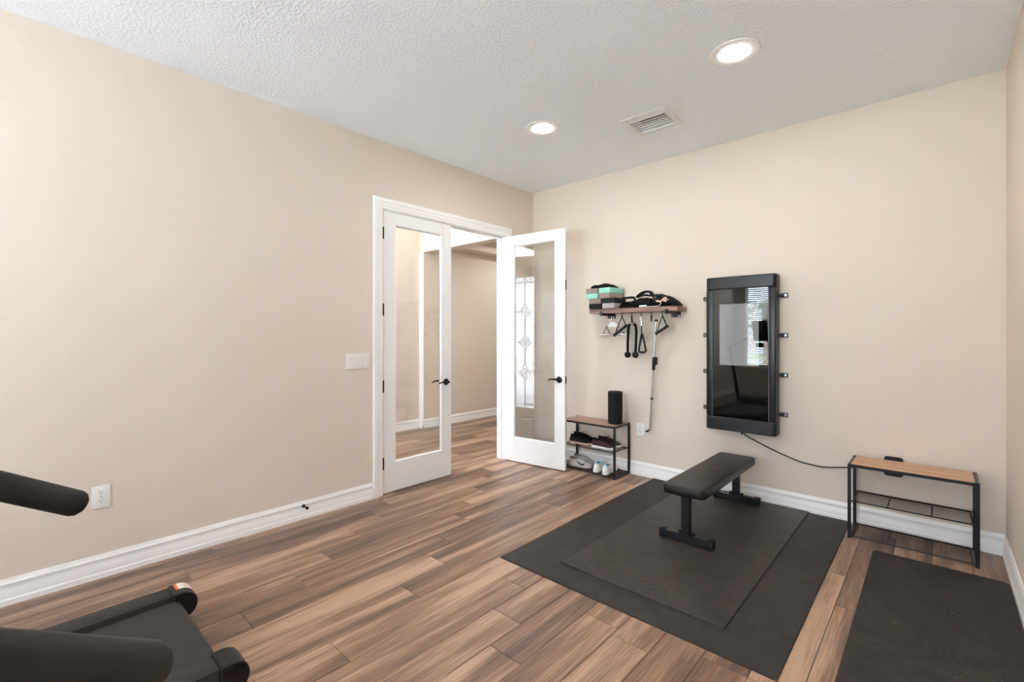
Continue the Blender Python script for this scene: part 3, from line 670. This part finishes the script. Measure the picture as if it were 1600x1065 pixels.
# ------------------------------------------------------------------ shoes. local: toe along +x, length ~.29
ST = [0, .04, .10, .20, .32, .45, .58, .70, .80, .90, .96, 1.0]
HW = [.012, .027, .034, .036, .034, .035, .041, .046, .045, .036, .024, .008]
ZT = [.050, .083, .092, .090, .088, .096, .088, .070, .058, .050, .043, .034]
def interp(t, A):
    for i in range(len(ST)-1):
        if t <= ST[i+1]: u = (t-ST[i])/(ST[i+1]-ST[i]); return A[i]*(1-u)+A[i+1]*u
    return A[-1]
def zsole(t): return .030-.008*math.sin(min(1, t/.7)*PI*.5)+.010*max(0, (t-.8)/.2)
def upper_y(t, z): 
    zb = zsole(t)-.004; h = interp(t, ZT)-zb; s_ = min(.999, max(0, (z-zb)/h)); a = math.asin(s_**(1/.75)); return interp(t, HW)*math.cos(a)**.7
def make_shoe(label, loc, rz, cols, group, low=1.0, wave=False, swoosh=False):
    SL = .285; sc_ = .88; t = thing('shoe', label, 'shoe', loc, rz, group); t.scale = (sc_, sc_, sc_)
    rings = []
    for dz in (0, 1):
        for e in ((.92, 0), (1.0, .35)) if dz == 0 else ((1.06, .75), (1.02, 1.0)):
            ring = []
            for sg in (1, -1):
                for i in (range(len(ST)) if sg == 1 else reversed(range(len(ST)))):
                    tt = ST[i]; zt = zsole(tt); toe = .008*max(0, (tt-.75)/.25); zz = toe*(1-e[1])+e[1]*zt
                    if wave and 0 < e[1] < 1: pass
                    ring.append((SL*(tt*1.03-.015), sg*(HW[i]*e[0]+.002), zz))
            rings.append(ring)
    MB().loft(rings).build('sole', cols['sole'], t, ang=50)
    rings = []; na = 14
    for i, tt in enumerate(ST):
        zb = zsole(tt)-.004; h = ZT[i]*low-zb; ring = []
        for k in range(na+1):
            a = PI*k/na; c_ = math.cos(a); ring.append((SL*tt, HW[i]*math.copysign(abs(c_)**.7, c_), zb+h*max(0, math.sin(a))**.75))
        rings.append(ring)
    MB().loft(rings).build('upper', cols['upper'], t, ang=60)
    # padded collar ring around the foot opening, dark lining inside
    ring = []
    for k in range(20):
        a = 2*PI*k/20; tt = .215+.165*math.cos(a); zc = .088+.010*abs(math.cos(a)); ring.append((SL*tt, .026*math.sin(a), zc*low+.001))
    MB().tube(ring, .0068, 8, closed=True).build('collar', cols['collar'], t)
    rl = []
    for s_, dz in ((1.0, .002), (.8, -.004), (.3, -.010)):
        rl.append([(SL*(.215+.158*s_*math.cos(2*PI*k/20)), .024*s_*math.sin(2*PI*k/20), (.088+.010*abs(math.cos(2*PI*k/20)))*low+.003+dz*.8) for k in range(20)])
    MB().loft(rl, cap=False).add([rl[-1][k] for k in range(20)], [tuple(range(20))]).build('lining', cols['lining'], t)
    tg = MB(); tg.box((-.028, -.018, -.003), (.032, .018, .003), .003, mtx=Matrix.Translation((SL*.405, 0, .100*low)) @ Matrix.Rotation(math.radians(28-60), 4, 'Y')); tg.build('tongue', cols['upper'], t)
    for k in range(4):
        tt = .44+.065*k; z_ = interp(tt, ZT)*low; hw = interp(tt, HW)*.62
        MB().tube([(SL*tt-.004, -hw, z_-.008), (SL*tt, 0, z_+.003), (SL*tt+.004, hw, z_-.008)], .0026, 6, round_end=True).build('lace', cols['lace'], t)
    if swoosh:
        for sg in (-1, 1):
            top = [(.34, .062), (.39, .050), (.46, .046), (.56, .055), (.76, .075)]; bot = [(.34, .062), (.345, .040), (.43, .030), (.56, .037), (.76, .075)]
            m_ = MB(); V = []
            for (ta, za), (tb_, zb_) in zip(bez([(a, b, 0) for a, b in top], 4) and [(p.x, p.y) for p in bez([(a, b, 0) for a, b in top], 4)], [(p.x, p.y) for p in bez([(a, b, 0) for a, b in bot], 4)]):
                tA = .72-(ta-.36); tB = .72-(tb_-.36)
                za = min(za, interp(tA, ZT)-.006); zb_ = min(zb_, interp(tB, ZT)-.006)
                V += [(SL*tA, sg*(upper_y(tA, za)+.0016), za), (SL*tB, sg*(upper_y(tB, zb_)+.0016), zb_)]
            m_.add(V, [(2*i, 2*i+2, 2*i+3, 2*i+1) for i in range(len(V)//2-1)]).build('side_mark', 'rubber_black', t)
    return t
Bk = dict(sole='peach', upper='black_fabric', collar='black_fabric', lining='slot', lace='black_fabric')
Mr = dict(sole='white_soft', upper='maroon', collar='black_fabric', lining='slot', lace='black_fabric')
Gy = dict(sole='shoe_grey', upper='shoe_grey', collar='taupe', lining='black_fabric', lace='white_soft')
Wh = dict(sole='white_soft', upper='shoe_white', collar='aqua', lining='teal', lace='white_soft')
zs = .260
make_shoe('black shoe with peach sole nearer the rack edge, upper shelf beside the door', (.700, -.238, zs), math.radians(10), Bk, 'black shoes with peach soles')
make_shoe('black shoe with peach sole farther back, upper shelf beside the door', (.660, -.128, zs), math.radians(12), Bk, 'black shoes with peach soles')
make_shoe('maroon and black shoe with white sole at the front of the upper rack shelf', (.972, -.240, zs), math.radians(6), Mr, 'maroon and black shoes')
make_shoe('maroon and black shoe with white sole behind its twin on the upper rack shelf', (.962, -.125, zs), math.radians(8), Mr, 'maroon and black shoes')
zf = .024
make_shoe('pale grey running shoe with black side mark, front one beside the door edge', (.690, -.232, zf), math.radians(8), Gy, 'pale grey running shoes', swoosh=True)
make_shoe('pale grey running shoe set farther back beside the door edge', (.660, -.118, zf), math.radians(6), Gy, 'pale grey running shoes', swoosh=True)
make_shoe('white sneaker with teal lining, left one of the pair under the rack', (1.035, -.285, zf), math.radians(96), Wh, 'white sneakers with teal lining')
make_shoe('white sneaker with teal lining, right one nearer the rack leg', (1.145, -.300, zf), math.radians(94), Wh, 'white sneakers with teal lining')

# ------------------------------------------------------------------ wall shelf and hanging gear
shf = thing('wall_shelf', 'brown wooden wall shelf on black brackets holding gym accessories', 'shelf', (1.37, 0, 1.596)); o_ = shf.location
MB(o_).box((.915, -.205, 1.596), (1.832, -.001, 1.640), .002).build('board', 'shelf_wood', shf, smooth=False)
for xb in (1.055, 1.735):
    q = MB(o_).box((xb-.016, -.206, 1.574), (xb+.016, -.002, 1.596)).box((xb-.016, -.2095, 1.574), (xb+.016, -.206, 1.612)).box((xb-.045, -.008, 1.545), (xb+.045, 0, 1.596), .001)
    br = q.build('bracket', 'black_metal', shf, smooth=False)
    for sx_ in (-.032, .032): MB(o_).lathe([(.0001, -.011), (.005, -.010), (.006, -.008)], (xb+sx_, 0, 1.557), 'Y', 8).build('screw', 'chrome', br)
HK = [1.121, 1.228, 1.332, 1.433, 1.538, 1.645]; HY = -.10
for x in HK:
    q = MB(o_).lathe([(.0001, 1.589), (.014, 1.589), (.014, 1.596), (.0001, 1.596)], (x, HY, 0), 'Z', 12)
    q.tube(bez([(x, HY, 1.590), (x, HY-.004, 1.578), (x, HY-.012, 1.570), (x, HY-.004, 1.561), (x, HY+.010, 1.564), (x, HY+.013, 1.574)], 4), .003, 6)
    q.build('hook', 'black_metal', shf)
zb0 = 1.566
def ring_pts(c, r, n=14, rz=0, ez=1.0):
    return [(c[0]+r*math.cos(2*PI*k/n)*math.cos(rz), c[1]+r*math.cos(2*PI*k/n)*math.sin(rz), c[2]+ez*r*math.sin(2*PI*k/n)) for k in range(n)]
# 1 straight bar
t = thing('pull_bar', 'short chrome pull bar with white plate hanging at the left end of the shelf', 'cable attachment', (1.121, HY, zb0)); o_ = t.location
MB(o_).tube(ring_pts((1.121, HY, 1.545), .011, 14, .6, 1.9), .003, 6, closed=True).tube(ring_pts((1.125, HY, 1.518), .008, 12, 1.2, 1.4), .0025, 6, closed=True).build('carabiner', 'chrome', t)
MB(o_).prism([(1.068, 1.461), (1.190, 1.461), (1.178, 1.490), (1.135, 1.510), (1.115, 1.510), (1.078, 1.490)], 'Y', HY-.004, HY+.004).build('plate', 'white_soft', t, smooth=False)
for xc in (1.052, 1.192):
    MB(o_).tube([(xc-.042, HY+(.0 if xc < 1.1 else .008), 1.388), (xc, HY, 1.466), (xc+.042, HY+(.0 if xc < 1.1 else .026), 1.388)], .0042, 8).build('link', 'black_metal', t)
MB(o_).tube([(.972, HY-.012, 1.384), (1.128, HY, 1.384), (1.276, HY+.034, 1.384)], .0085, 12, round_end=True).build('bar', 'chrome', t)
# 2 and 6 stirrup handles
def stirrup(label, x, apex, gl, gr, yl, yr):
    t = thing('pull_stirrup', label, 'cable attachment', (x, HY, zb0), 0, 'strap handles under the shelf'); o = t.location
    A = Vector((x, HY, apex)); Lp = Vector((gl[0], yl, gl[1])); Rp = Vector((gr[0], yr, gr[1]))
    MB(o).tube(bez([A+Vector((0, 0, .004)), Lp*.5+A*.5+Vector((-.004, 0, 0)), Lp], 5), .0055, 8, sc=(1.25, .5)).build('strap', 'black_fabric', t)
    MB(o).tube(bez([A+Vector((0, 0, .004)), Rp*.5+A*.5+Vector((.004, 0, 0)), Rp], 5), .0055, 8, sc=(1.25, .5)).build('strap', 'black_fabric', t)
    d = (Rp-Lp).normalized()
    MB(o).tube([Lp-d*.004, Rp+d*.004], .0135, 14).build('grip', 'foam', t)
    for p in (Lp, Rp): MB(o).tube([p-d*.014, p-d*.005], .0155, 14).tube([p+d*.005, p+d*.014], .0155, 14).build('grip_cap', 'rubber_black', t)
    MB(o).tube(ring_pts((x, HY, apex+.006), .008, 12, .5), .0025, 6, closed=True).build('ring', 'chrome', t)
stirrup('black strap handle with angled grip hanging over the chrome bar', 1.228, 1.556, (1.182, 1.382), (1.298, 1.468), HY-.062, HY-.050)
stirrup('black strap handle hanging near the right bracket of the shelf', 1.645, 1.556, (1.605, 1.398), (1.695, 1.458), HY-.03, HY-.02)
# 3 rope
t = thing('pull_rope', 'black braided pull rope with two ball ends hanging under the shelf', 'cable attachment', (1.332, HY, zb0)); o_ = t.location
MB(o_).tube([(1.332, HY, 1.562), (1.334, HY, 1.54), (1.339, HY, 1.500)], .008, 8).build('strap', 'black_fabric', t)
MB(o_).tube([(1.322, HY, 1.488), (1.358, HY, 1.488)], .017, 14).build('collar', 'chrome', t)
for pts_ in ([(1.326, HY, 1.488), (1.306, HY, 1.476), (1.296, HY, 1.42), (1.291, HY, 1.30), (1.290, HY, 1.20)], [(1.352, HY, 1.490), (1.371, HY, 1.474), (1.380, HY, 1.42), (1.378, HY, 1.30), (1.372, HY, 1.20)]):
    c = bez(pts_, 8); q = MB(o_)
    for s_ in range(3):
        q.tube([p+Vector((.0062*math.cos(i*1.05+s_*2.094), .0062*math.sin(i*1.05+s_*2.094), 0)) for i, p in enumerate(bez(pts_, 9))], .0085, 7)
    q.build('rope', 'black_fabric', t)
    e = pts_[-1]
    MB(o_).lathe([(.0001, -.033), (.016, -.029), (.028, -.017), (.033, 0), (.028, .017), (.016, .029), (.0001, .033)], (e[0], HY, 1.188), 'Z', 20).build('ball_end', 'rubber_black', t)
# 4 single strap loop
t = thing('pull_loop', 'black teardrop loop handle on a chrome clip hanging beside the rope', 'cable attachment', (1.433, HY, zb0)); o_ = t.location
MB(o_).tube(ring_pts((1.433, HY, 1.538), .010, 14, .5, 2.2), .0032, 6, closed=True).tube([(1.433, HY, 1.516), (1.436, HY, 1.470)], .007, 10).build('clip', 'chrome', t)
MB(o_).tube([(1.436, HY, 1.475), (1.440, HY, 1.385)], .0055, 8).build('strap', 'black_fabric', t)
MB(o_).tube(bez([(1.441, HY, 1.392), (1.425, HY, 1.325), (1.410, HY, 1.245), (1.414, HY, 1.219), (1.444, HY, 1.213), (1.474, HY, 1.219), (1.477, HY, 1.245), (1.460, HY, 1.325), (1.441, HY, 1.392)], 6), .0095, 8, sc=(.8, 1.2)).build('loop', 'rubber_black', t)
# 5 pole
single(lambda m: m.tube([(1.538, HY, 1.563), (1.536, HY, 1.515)], .0085, 8, round_end=True), 'strap_loop', 'black_fabric', 'short black strap hanging on the hook above the steel pole', 'strap', (1.538, HY, 1.54))
t = thing('exercise_pole', 'long pale steel folding pole leaning on the back wall under the shelf', 'pole', (1.452, -.03, .466)); o_ = t.location
PA, PB = Vector((1.592, -.115, 1.520)), Vector((1.488, -.030, .462))
def pp(u): return PA.lerp(PB, u)
MB(o_).tube([pp(0), pp(.335)], .0125, 12).tube([pp(.43), pp(.70)], .0125, 12).build('tube', 'pole', t)
MB(o_).tube([pp(.70), pp(1)], .0105, 12).build('inner_tube', 'pole', t)
MB(o_).tube([pp(.33), pp(.445)], .016, 12).box(tuple(pp(.36)+Vector((.004, -.022, -.04))), tuple(pp(.36)+Vector((.030, .012, .035))), .004).build('hinge_joint', 'rubber_black', t)
MB(o_).tube([pp(-.004), pp(.012)], .0155, 12).build('end_cap', 'foam', t)
MB(o_).tube([pp(.695), pp(.715)], .0145, 12).build('ferrule', 'foam', t)
MB(o_).tube(bez([pp(.985), pp(1)+Vector((-.02, -.006, -.008)), pp(1)+Vector((-.035, -.01, -.012))], 4), .009, 8, round_end=True).build('end_clip', 'rubber_black', t)

# ------------------------------------------------------------------ yoga blocks on the shelf: two stacks of two
def block(label, cx_, cy_, z, rz, top, bot):
    t = thing('yoga_block', label, 'yoga block', (cx_, cy_, z), rz, 'yoga blocks on the shelf')
    MB().box((-.0685, -.112, 0), (.0685, .112, .0515), .003, 2).build('lower_layer', bot, t)
    MB().box((-.0685, -.112, .0515), (.0685, .112, .103), .003, 2).build('upper_layer', top, t)
block('charcoal and grey yoga block at the bottom of the right stack', 1.150, -.120, 1.641, 0, 'black_foam', 'grey_foam')
block('mint topped yoga block, topmost of the right stack', 1.122, -.123, 1.744, math.radians(-8), 'mint', 'taupe')
block('taupe and black yoga block at the bottom of the left stack', .996, -.120, 1.641, 0, 'taupe', 'black_foam')
block('taupe topped yoga block with mint lower half on the left stack', .964, -.120, 1.744, math.radians(-2), 'taupe', 'mint')
# black cloth band lying on the stacks
mb_pts = bez([(.93, -.17, 1.868), (.98, -.15, 1.866), (1.05, -.13, 1.868), (1.12, -.12, 1.866), (1.18, -.11, 1.858)], 6)
def cloth(m):
    rings = []; n = len(mb_pts)
    for i, p in enumerate(mb_pts):
        u = i/(n-1); hw = .030+.008*math.sin(u*7); hh = .012+.012*math.sin(u*PI)+.0025*math.sin(u*15)
        if u > .8: hh *= (1-u)/.2*.8+.2
        rings.append([(p.x+.006*math.sin(a*3+i), p.y+hw*math.cos(a), 1.848+hh*(1+math.sin(a))+.0025*math.sin(a*5+i*1.3)) for a in [2*PI*k/16 for k in range(16)]])
    m.loft(rings)
single(cloth, 'folded_band', 'black_fabric', 'black folded fabric band lying on top of the yoga blocks', 'band', (1.06, -.13, 1.848), ang=60)

# black accessories on the right half of the shelf
t = thing('strap_bundle', 'tangled bundle of black straps next to the yoga blocks', 'straps', (1.40, -.11, 1.640)); o_ = t.location
rnd = random.Random(11)
for k in range(9):
    x_, y_ = 1.31+.021*k, -.165+.013*k; hh = .030+.0055*k; w_ = .06+.01*rnd.random()
    P = [(x_-w_+rnd.uniform(-.01, .01), y_-.012, 1.650), (x_-w_*.7, y_, 1.652+hh*.7), (x_+.01, y_+.01, 1.652+hh+rnd.uniform(0, .012)), (x_+w_*.8, y_+.015, 1.652+hh*.55), (x_+w_, y_, 1.650), (x_+.01, y_-.025, 1.651)]
    MB(o_).tube(bez(P+[P[0]], 6)[:-1], .0085, 8, closed=True, sc=(1.5, .8)).build('strap', 'black_fabric', t)
MB(o_).tube(bez([(1.262, -.16, 1.734), (1.33, -.14, 1.742), (1.37, -.13, 1.738), (1.385, -.12, 1.70), (1.38, -.11, 1.66)], 6), .008, 8, sc=(1.4, .8)).build('strap', 'black_fabric', t)
rings = []
for i in range(13):
    u = i/12; x_ = 1.285+.265*u; hh = .022+.052*math.sin(u*PI*.62+.1)+.004*math.sin(i*2.1)
    rings.append([(x_, -.115+.065*math.cos(a)*(.6+.4*math.sin(u*PI)), 1.641+hh*(1+math.sin(a)*1.0)*.62+.003*math.sin(a*4+i)) for a in [2*PI*k/16 for k in range(16)]])
MB(o_).loft(rings).build('padded_core', 'black_fabric', t, ang=60)
t = thing('ankle_cuff', 'arched black padded cuff rising above the strap bundle', 'cuff', (1.49, -.12, 1.700)); o_ = t.location
def band(pts_, wd, th):
    q = MB(o_); rings = []
    for i, p in enumerate(pts_):
        a = pts_[max(i-1, 0)]; b = pts_[min(i+1, len(pts_)-1)]; d = Vector((b.x-a.x, 0, b.z-a.z)).normalized(); n_ = Vector((-d.z, 0, d.x))
        rings.append([p+Vector((0, -wd/2, 0))-n_*th/2, p+Vector((0, wd/2, 0))-n_*th/2, p+Vector((0, wd/2, 0))+n_*th/2, p+Vector((0, -wd/2, 0))+n_*th/2])
    q.loft(rings); return q
band(bez([(1.400, -.12, 1.742), (1.44, -.12, 1.771), (1.475, -.12, 1.787), (1.52, -.12, 1.791), (1.546, -.12, 1.774), (1.555, -.12, 1.745)], 6), .055, .016).build('cuff_band', 'black_fabric', t, ang=50)
MB(o_).tube(bez([(1.415, -.15, 1.743), (1.47, -.155, 1.752), (1.52, -.155, 1.754), (1.550, -.15, 1.744)], 5), .006, 8, sc=(1.5, .7)).build('strap', 'black_fabric', t)
t = thing('padded_belt', 'black padded wedge shaped belt tapering down at the right end of the shelf', 'belt', (1.70, -.11, 1.640)); o_ = t.location
rings = []
Hs = [.085, .105, .118, .122, .112, .104, .100, .092, .080, .062, .044, .018]
for i, hh in enumerate(Hs):
    u = i/(len(Hs)-1); x_ = 1.575+.252*u
    rings.append([(x_, -.11+.068*(1-.35*u)*math.cos(a), 1.6415+hh*.5*(1+math.sin(a)) if True else 0) for a in [2*PI*k/18 for k in range(18)]])
MB(o_).loft(rings).build('pad', 'black_fabric', t, ang=60)
MB(o_).tube(bez([(1.58, -.165, 1.730), (1.615, -.172, 1.748), (1.66, -.165, 1.738), (1.675, -.168, 1.715), (1.64, -.178, 1.705), (1.59, -.178, 1.712)], 5), .008, 8, sc=(1.3, .8)).build('loop', 'rubber_black', t)
MB(o_).box((1.600, -.183, 1.722), (1.625, -.170, 1.732), .002).build('buckle', 'chrome', t)
t = thing('tan_tag', 'tan leather tag resting on the black padded belt', 'tag', (1.69, -.19, 1.69)); o_ = t.location
MB(o_).prism([(1.618, 1.690), (1.632, 1.700), (1.668, 1.694), (1.690, 1.712), (1.700, 1.726), (1.722, 1.724), (1.730, 1.708), (1.748, 1.694), (1.722, 1.698), (1.722, 1.678), (1.705, 1.684), (1.690, 1.692), (1.66, 1.680), (1.63, 1.684)], 'Y', -.190, -.184).build('leather', 'tan', t, smooth=False)
t = thing('white_cord', 'thin white cord with a white plug on the front edge of the shelf', 'cord', (1.50, -.195, 1.640)); o_ = t.location
MB(o_).tube(bez([(1.475, -.185, 1.650), (1.515, -.188, 1.651), (1.545, -.195, 1.645), (1.60, -.198, 1.644), (1.655, -.196, 1.648), (1.672, -.194, 1.668), (1.668, -.192, 1.684)], 6), .0026, 6).build('cord', 'white_soft', t)
MB(o_).tube([(1.462, -.186, 1.650), (1.525, -.188, 1.651)], .009, 10, round_end=True).build('plug', 'white_soft', t)

# ------------------------------------------------------------------ floor mats and bench
def slab(name, m, label, x0_, y0_, x1_, y1_, z0_, z1_, r):
    loc = ((x0_+x1_)/2, (y0_+y1_)/2, z0_); mb = MB(loc); R = []
    for z, ins in ((z0_, 0), (z1_-.003, 0), (z1_, .004)):
        ring = []
        for cx_, cy_, a0 in ((x1_-r, y1_-r, 0), (x0_+r, y1_-r, PI/2), (x0_+r, y0_+r, PI), (x1_-r, y0_+r, 1.5*PI)):
            for k in range(6): a = a0+PI/2*k/5; ring.append((cx_+(r-ins)*math.cos(a), cy_+(r-ins)*math.sin(a), z))
        R.append(ring)
    mb.loft(R); return tag(mb.build(name, m, None, loc, smooth=False), label, 'mat')
slab('exercise_mat', 'mat_big', 'large smooth charcoal floor mat under the pebbled mat', 1.522, -2.150, 3.058, -.020, 0, .007, .004)
slab('exercise_mat', 'mat_small', 'smaller pebbled charcoal mat directly under the weight bench', 1.852, -1.965, 2.796, -.024, .007, .016, .004)
slab('yoga_mat', 'mat_yoga', 'scuffed dark yoga mat beside the right wall in front of the empty rack', 3.228, -2.30, 3.829, -.462, 0, .006, .028)

BZ = .016
bn = thing('weight_bench', 'black flat weight bench standing on the mats', 'bench', (2.305, -.66, BZ)); o_ = bn.location
mb = MB(o_); px0, px1, py0, py1 = 2.158, 2.442, -1.245, -.100
R = []
for z, ins in ((.328, .007), (.332, .002), (.338, 0), (.376, 0), (.383, .002), (.3868, .007), (.388, .016), (.3881, .032)):
    ring = []; r = .038
    for cx_, cy_, a0 in ((px1-r, py1-r, 0), (px0+r, py1-r, PI/2), (px0+r, py0+r, PI), (px1-r, py0+r, 1.5*PI)):
        for k in range(7): a = a0+PI/2*k/6; ring.append((cx_+(r-ins)*math.cos(a), cy_+(r-ins)*math.sin(a), z))
    R.append(ring)
pad = mb.loft(R).build('seat_pad', 'vinyl', bn, ang=50)
em = MB(o_); ez = .3885
for pts_ in ([(2.27, -.62), (2.31, -.60), (2.345, -.62)], [(2.28, -.66), (2.315, -.635), (2.35, -.65)], [(2.29, -.70), (2.30, -.66), (2.33, -.58)]):
    em.tube([(x_, y_, ez) for x_, y_ in pts_], .006, 6, sc=(.15, 1))
em.build('emblem', 'emblem', pad)
MB(o_).box((2.27, -1.20, .302), (2.34, -.13, .332), .003).build('spine_tube', 'black_metal', bn, smooth=False)
for yf in (-1.185, -.150):
    ft = MB(o_).box((2.150, yf-.026, BZ+.004), (2.462, yf+.026, BZ+.052), .004).build('foot_bar', 'black_metal', bn, smooth=False)
    for xe in ((2.128, 2.172), (2.440, 2.484)): MB(o_).box((xe[0], yf-.031, BZ), (xe[1], yf+.031, BZ+.058), .006, 2).build('end_cap', 'rubber_black', ft)
    pl = MB(o_).box((2.255, yf-.028, BZ+.052), (2.355, yf+.028, BZ+.058)).build('gusset', 'black_metal', ft, smooth=False)
    q = MB(o_)
    for xe in (2.262, 2.348): q.tube([(xe, yf, BZ+.056), (xe, yf, BZ+.070)], .009, 6)
    q.build('bolt', 'black_metal', ft, smooth=False)
    MB(o_).box((2.278, yf-.022, BZ+.056), (2.332, yf+.022, .306), .003).build('post', 'black_metal', bn, smooth=False)

# ------------------------------------------------------------------ treadmills. world-built about cx, rear end y
def make_treadmill(label, name, cx_, yr, hw, ln, belt_line, sticker, rails):
    t = thing(name, label, 'treadmill', (cx_, yr-ln/2, 0)); o = t.location; yf = yr-ln
    rw = .115
    MB(o).box((cx_-hw+rw-.02, yf+.15, .055), (cx_+hw-rw+.02, yr-.05, .125)).build('deck', 'machine_dark', t, smooth=False)
    b = MB(o); xa, xb = cx_-hw+rw+.004, cx_+hw-rw-.004
    prof = [(yf+.2, .128), (yr-.03, .150)]+[(yr-.03+.045*math.sin(a), .105+.045*math.cos(a)) for a in [PI*k/8 for k in range(1, 9)]]+[(yf+.2, .060)]
    b.prism(prof, 'X', xa, xb); bl = b.build('running_belt', 'belt', t, ang=40)
    if belt_line: MB(o).prism([(yr-.70, .1419), (yr-.70, .1427), (yr-.115, .1478), (yr-.115, .1468)], 'X', cx_+.022, cx_+.030).build('printed_line', 'line', bl, smooth=False)
    for s_ in (-1, 1):
        x0_, x1_ = (cx_-hw, cx_-hw+rw) if s_ < 0 else (cx_+hw-rw, cx_+hw)
        MB(o).box((x0_, yf+.1, .045), (x1_, yr-.02, .172), .010, 2).build('side_rail', 'machine', t)
        cp = MB(o); prof = [(yr-.022, .050), (yr-.022, .176)]+[(yr+.015+.062*math.sin(a), .113+.063*math.cos(a)) for a in [PI*k/10 for k in range(0, 11)]]
        cp.prism(prof, 'X', x0_-.004, x1_+.004); c_ = cp.build('end_cap', 'machine_dark', t, ang=50)
        bv = c_.modifiers.new('bevel', 'BEVEL'); bv.width = .006; bv.segments = 2; bv.limit_method = 'ANGLE'; bv.angle_limit = math.radians(60)
        if sticker and s_ < 0:
            for a0, a1, mm, nm_ in ((-.16, -.05, 'warn', 'warning_print'), (-.05, .85, 'label', 'warning_label')):
                pts_ = [(yr+.015+.0645*math.sin(a) if a > 0 else yr+.015+a*.10, .113+(.0645*math.cos(a) if a > 0 else .0645)) for a in [a0+(a1-a0)*k/6 for k in range(7)]]
                pin = [(y_-.0*1, z_-.0012) for y_, z_ in pts_]
                MB(o).prism(pts_+pin[::-1], 'X', x0_+.004, x0_+.070).build(nm_, mm, c_, smooth=False)
    hd = MB(o); prof = [(yf, .03), (yf+.02, .16), (yf+.10, .24), (yf+.30, .22), (yf+.38, .15), (yf+.38, .05)]
    hd.prism(prof, 'X', cx_-hw+.03, cx_+hw-.03); hd.build('motor_hood', 'machine', t)
    for s_ in (-1, 1):
        MB(o).box((cx_+s_*(hw-.02)-.02, yf+.05, 0), (cx_+s_*(hw-.02)+.02, yr-.30, .05), .006).build('base_foot', 'machine_dark', t, smooth=False)
    if rails == 'short':
        for s_ in (-1, 1):
            xu = cx_+s_*(hw-.01)
            MB(o).bar((xu, yf+.16, .16), (xu, yf+.68, 1.17), .05, .035, .006).build('upright', 'machine', t, smooth=False)
            MB(o).tube(bez([(xu, yf+.68, 1.16), (xu-s_*.05, yf+.66, 1.19), (cx_+s_*.20, yf+.60, 1.27), (cx_+s_*.13, yf+.58, 1.31)], 6), .020, 12, round_end=True).build('handrail', 'foam', t)
        mt = Matrix.Translation((cx_+.08, yf+.58, 1.42)) @ Matrix.Rotation(math.radians(-18), 4, 'X')
        cs_ = MB(o).box((-.12, -.025, -.15), (.12, .025, .20), .015, 2, mtx=mt).build('console', 'machine_dark', t)
        MB(o).box((-.10, .0255, -.08), (.10, .027, .17), mtx=mt).build('screen', 'black_gloss', cs_, smooth=False)
        MB(o).tube([(cx_+.05, yf+.66, 1.20), (cx_+.13, yf+.66, 1.20)], .035, 12, round_end=True).build('speed_knob', 'machine_dark', t)
    else:
        sl = (1.128-1.071)/.098
        for s_ in (-1, 1):
            xu = cx_+s_*.32
            e = Vector((xu, -4.142, 1.071)); d = Vector((0, -1, sl)).normalized()
            MB(o).tube([e+d*.006, e+d*.46], .0235, 20, round_end=True).build('grip', 'foam', t)
            MB(o).tube([e+d*.45, e+d*.60], .019, 14).build('handrail', 'machine', t)
            top = e+d*.59
            MB(o).bar((xu+s_*.02, yf+.28, .10), tuple(top+Vector((s_*.01, -.03, .02))), .06, .045, .008).build('upright', 'machine', t, smooth=False)
        mt = Matrix.Translation((cx_, top.y-.03, top.z+.04)) @ Matrix.Rotation(math.radians(-25), 4, 'X')
        cs_ = MB(o).box((-.31, -.03, -.09), (.31, .03, .16), .02, 2, mtx=mt).build('console', 'machine_dark', t)
        MB(o).box((-.17, .0305, -.03), (.17, .032, .12), mtx=mt).build('screen', 'black_gloss', cs_, smooth=False)
    return t
make_treadmill('dark treadmill deck with warning sticker on its end cap, near the long left wall', 'treadmill', 1.200, -3.680, .405, 1.75, True, True, 'short')
make_treadmill('exercise machine with two padded dark handrails reaching in at the left edge', 'treadmill', 2.660, -3.75, .40, 1.60, False, False, 'long')['category'] = 'exercise machine'
bpy.context.view_layer.update()
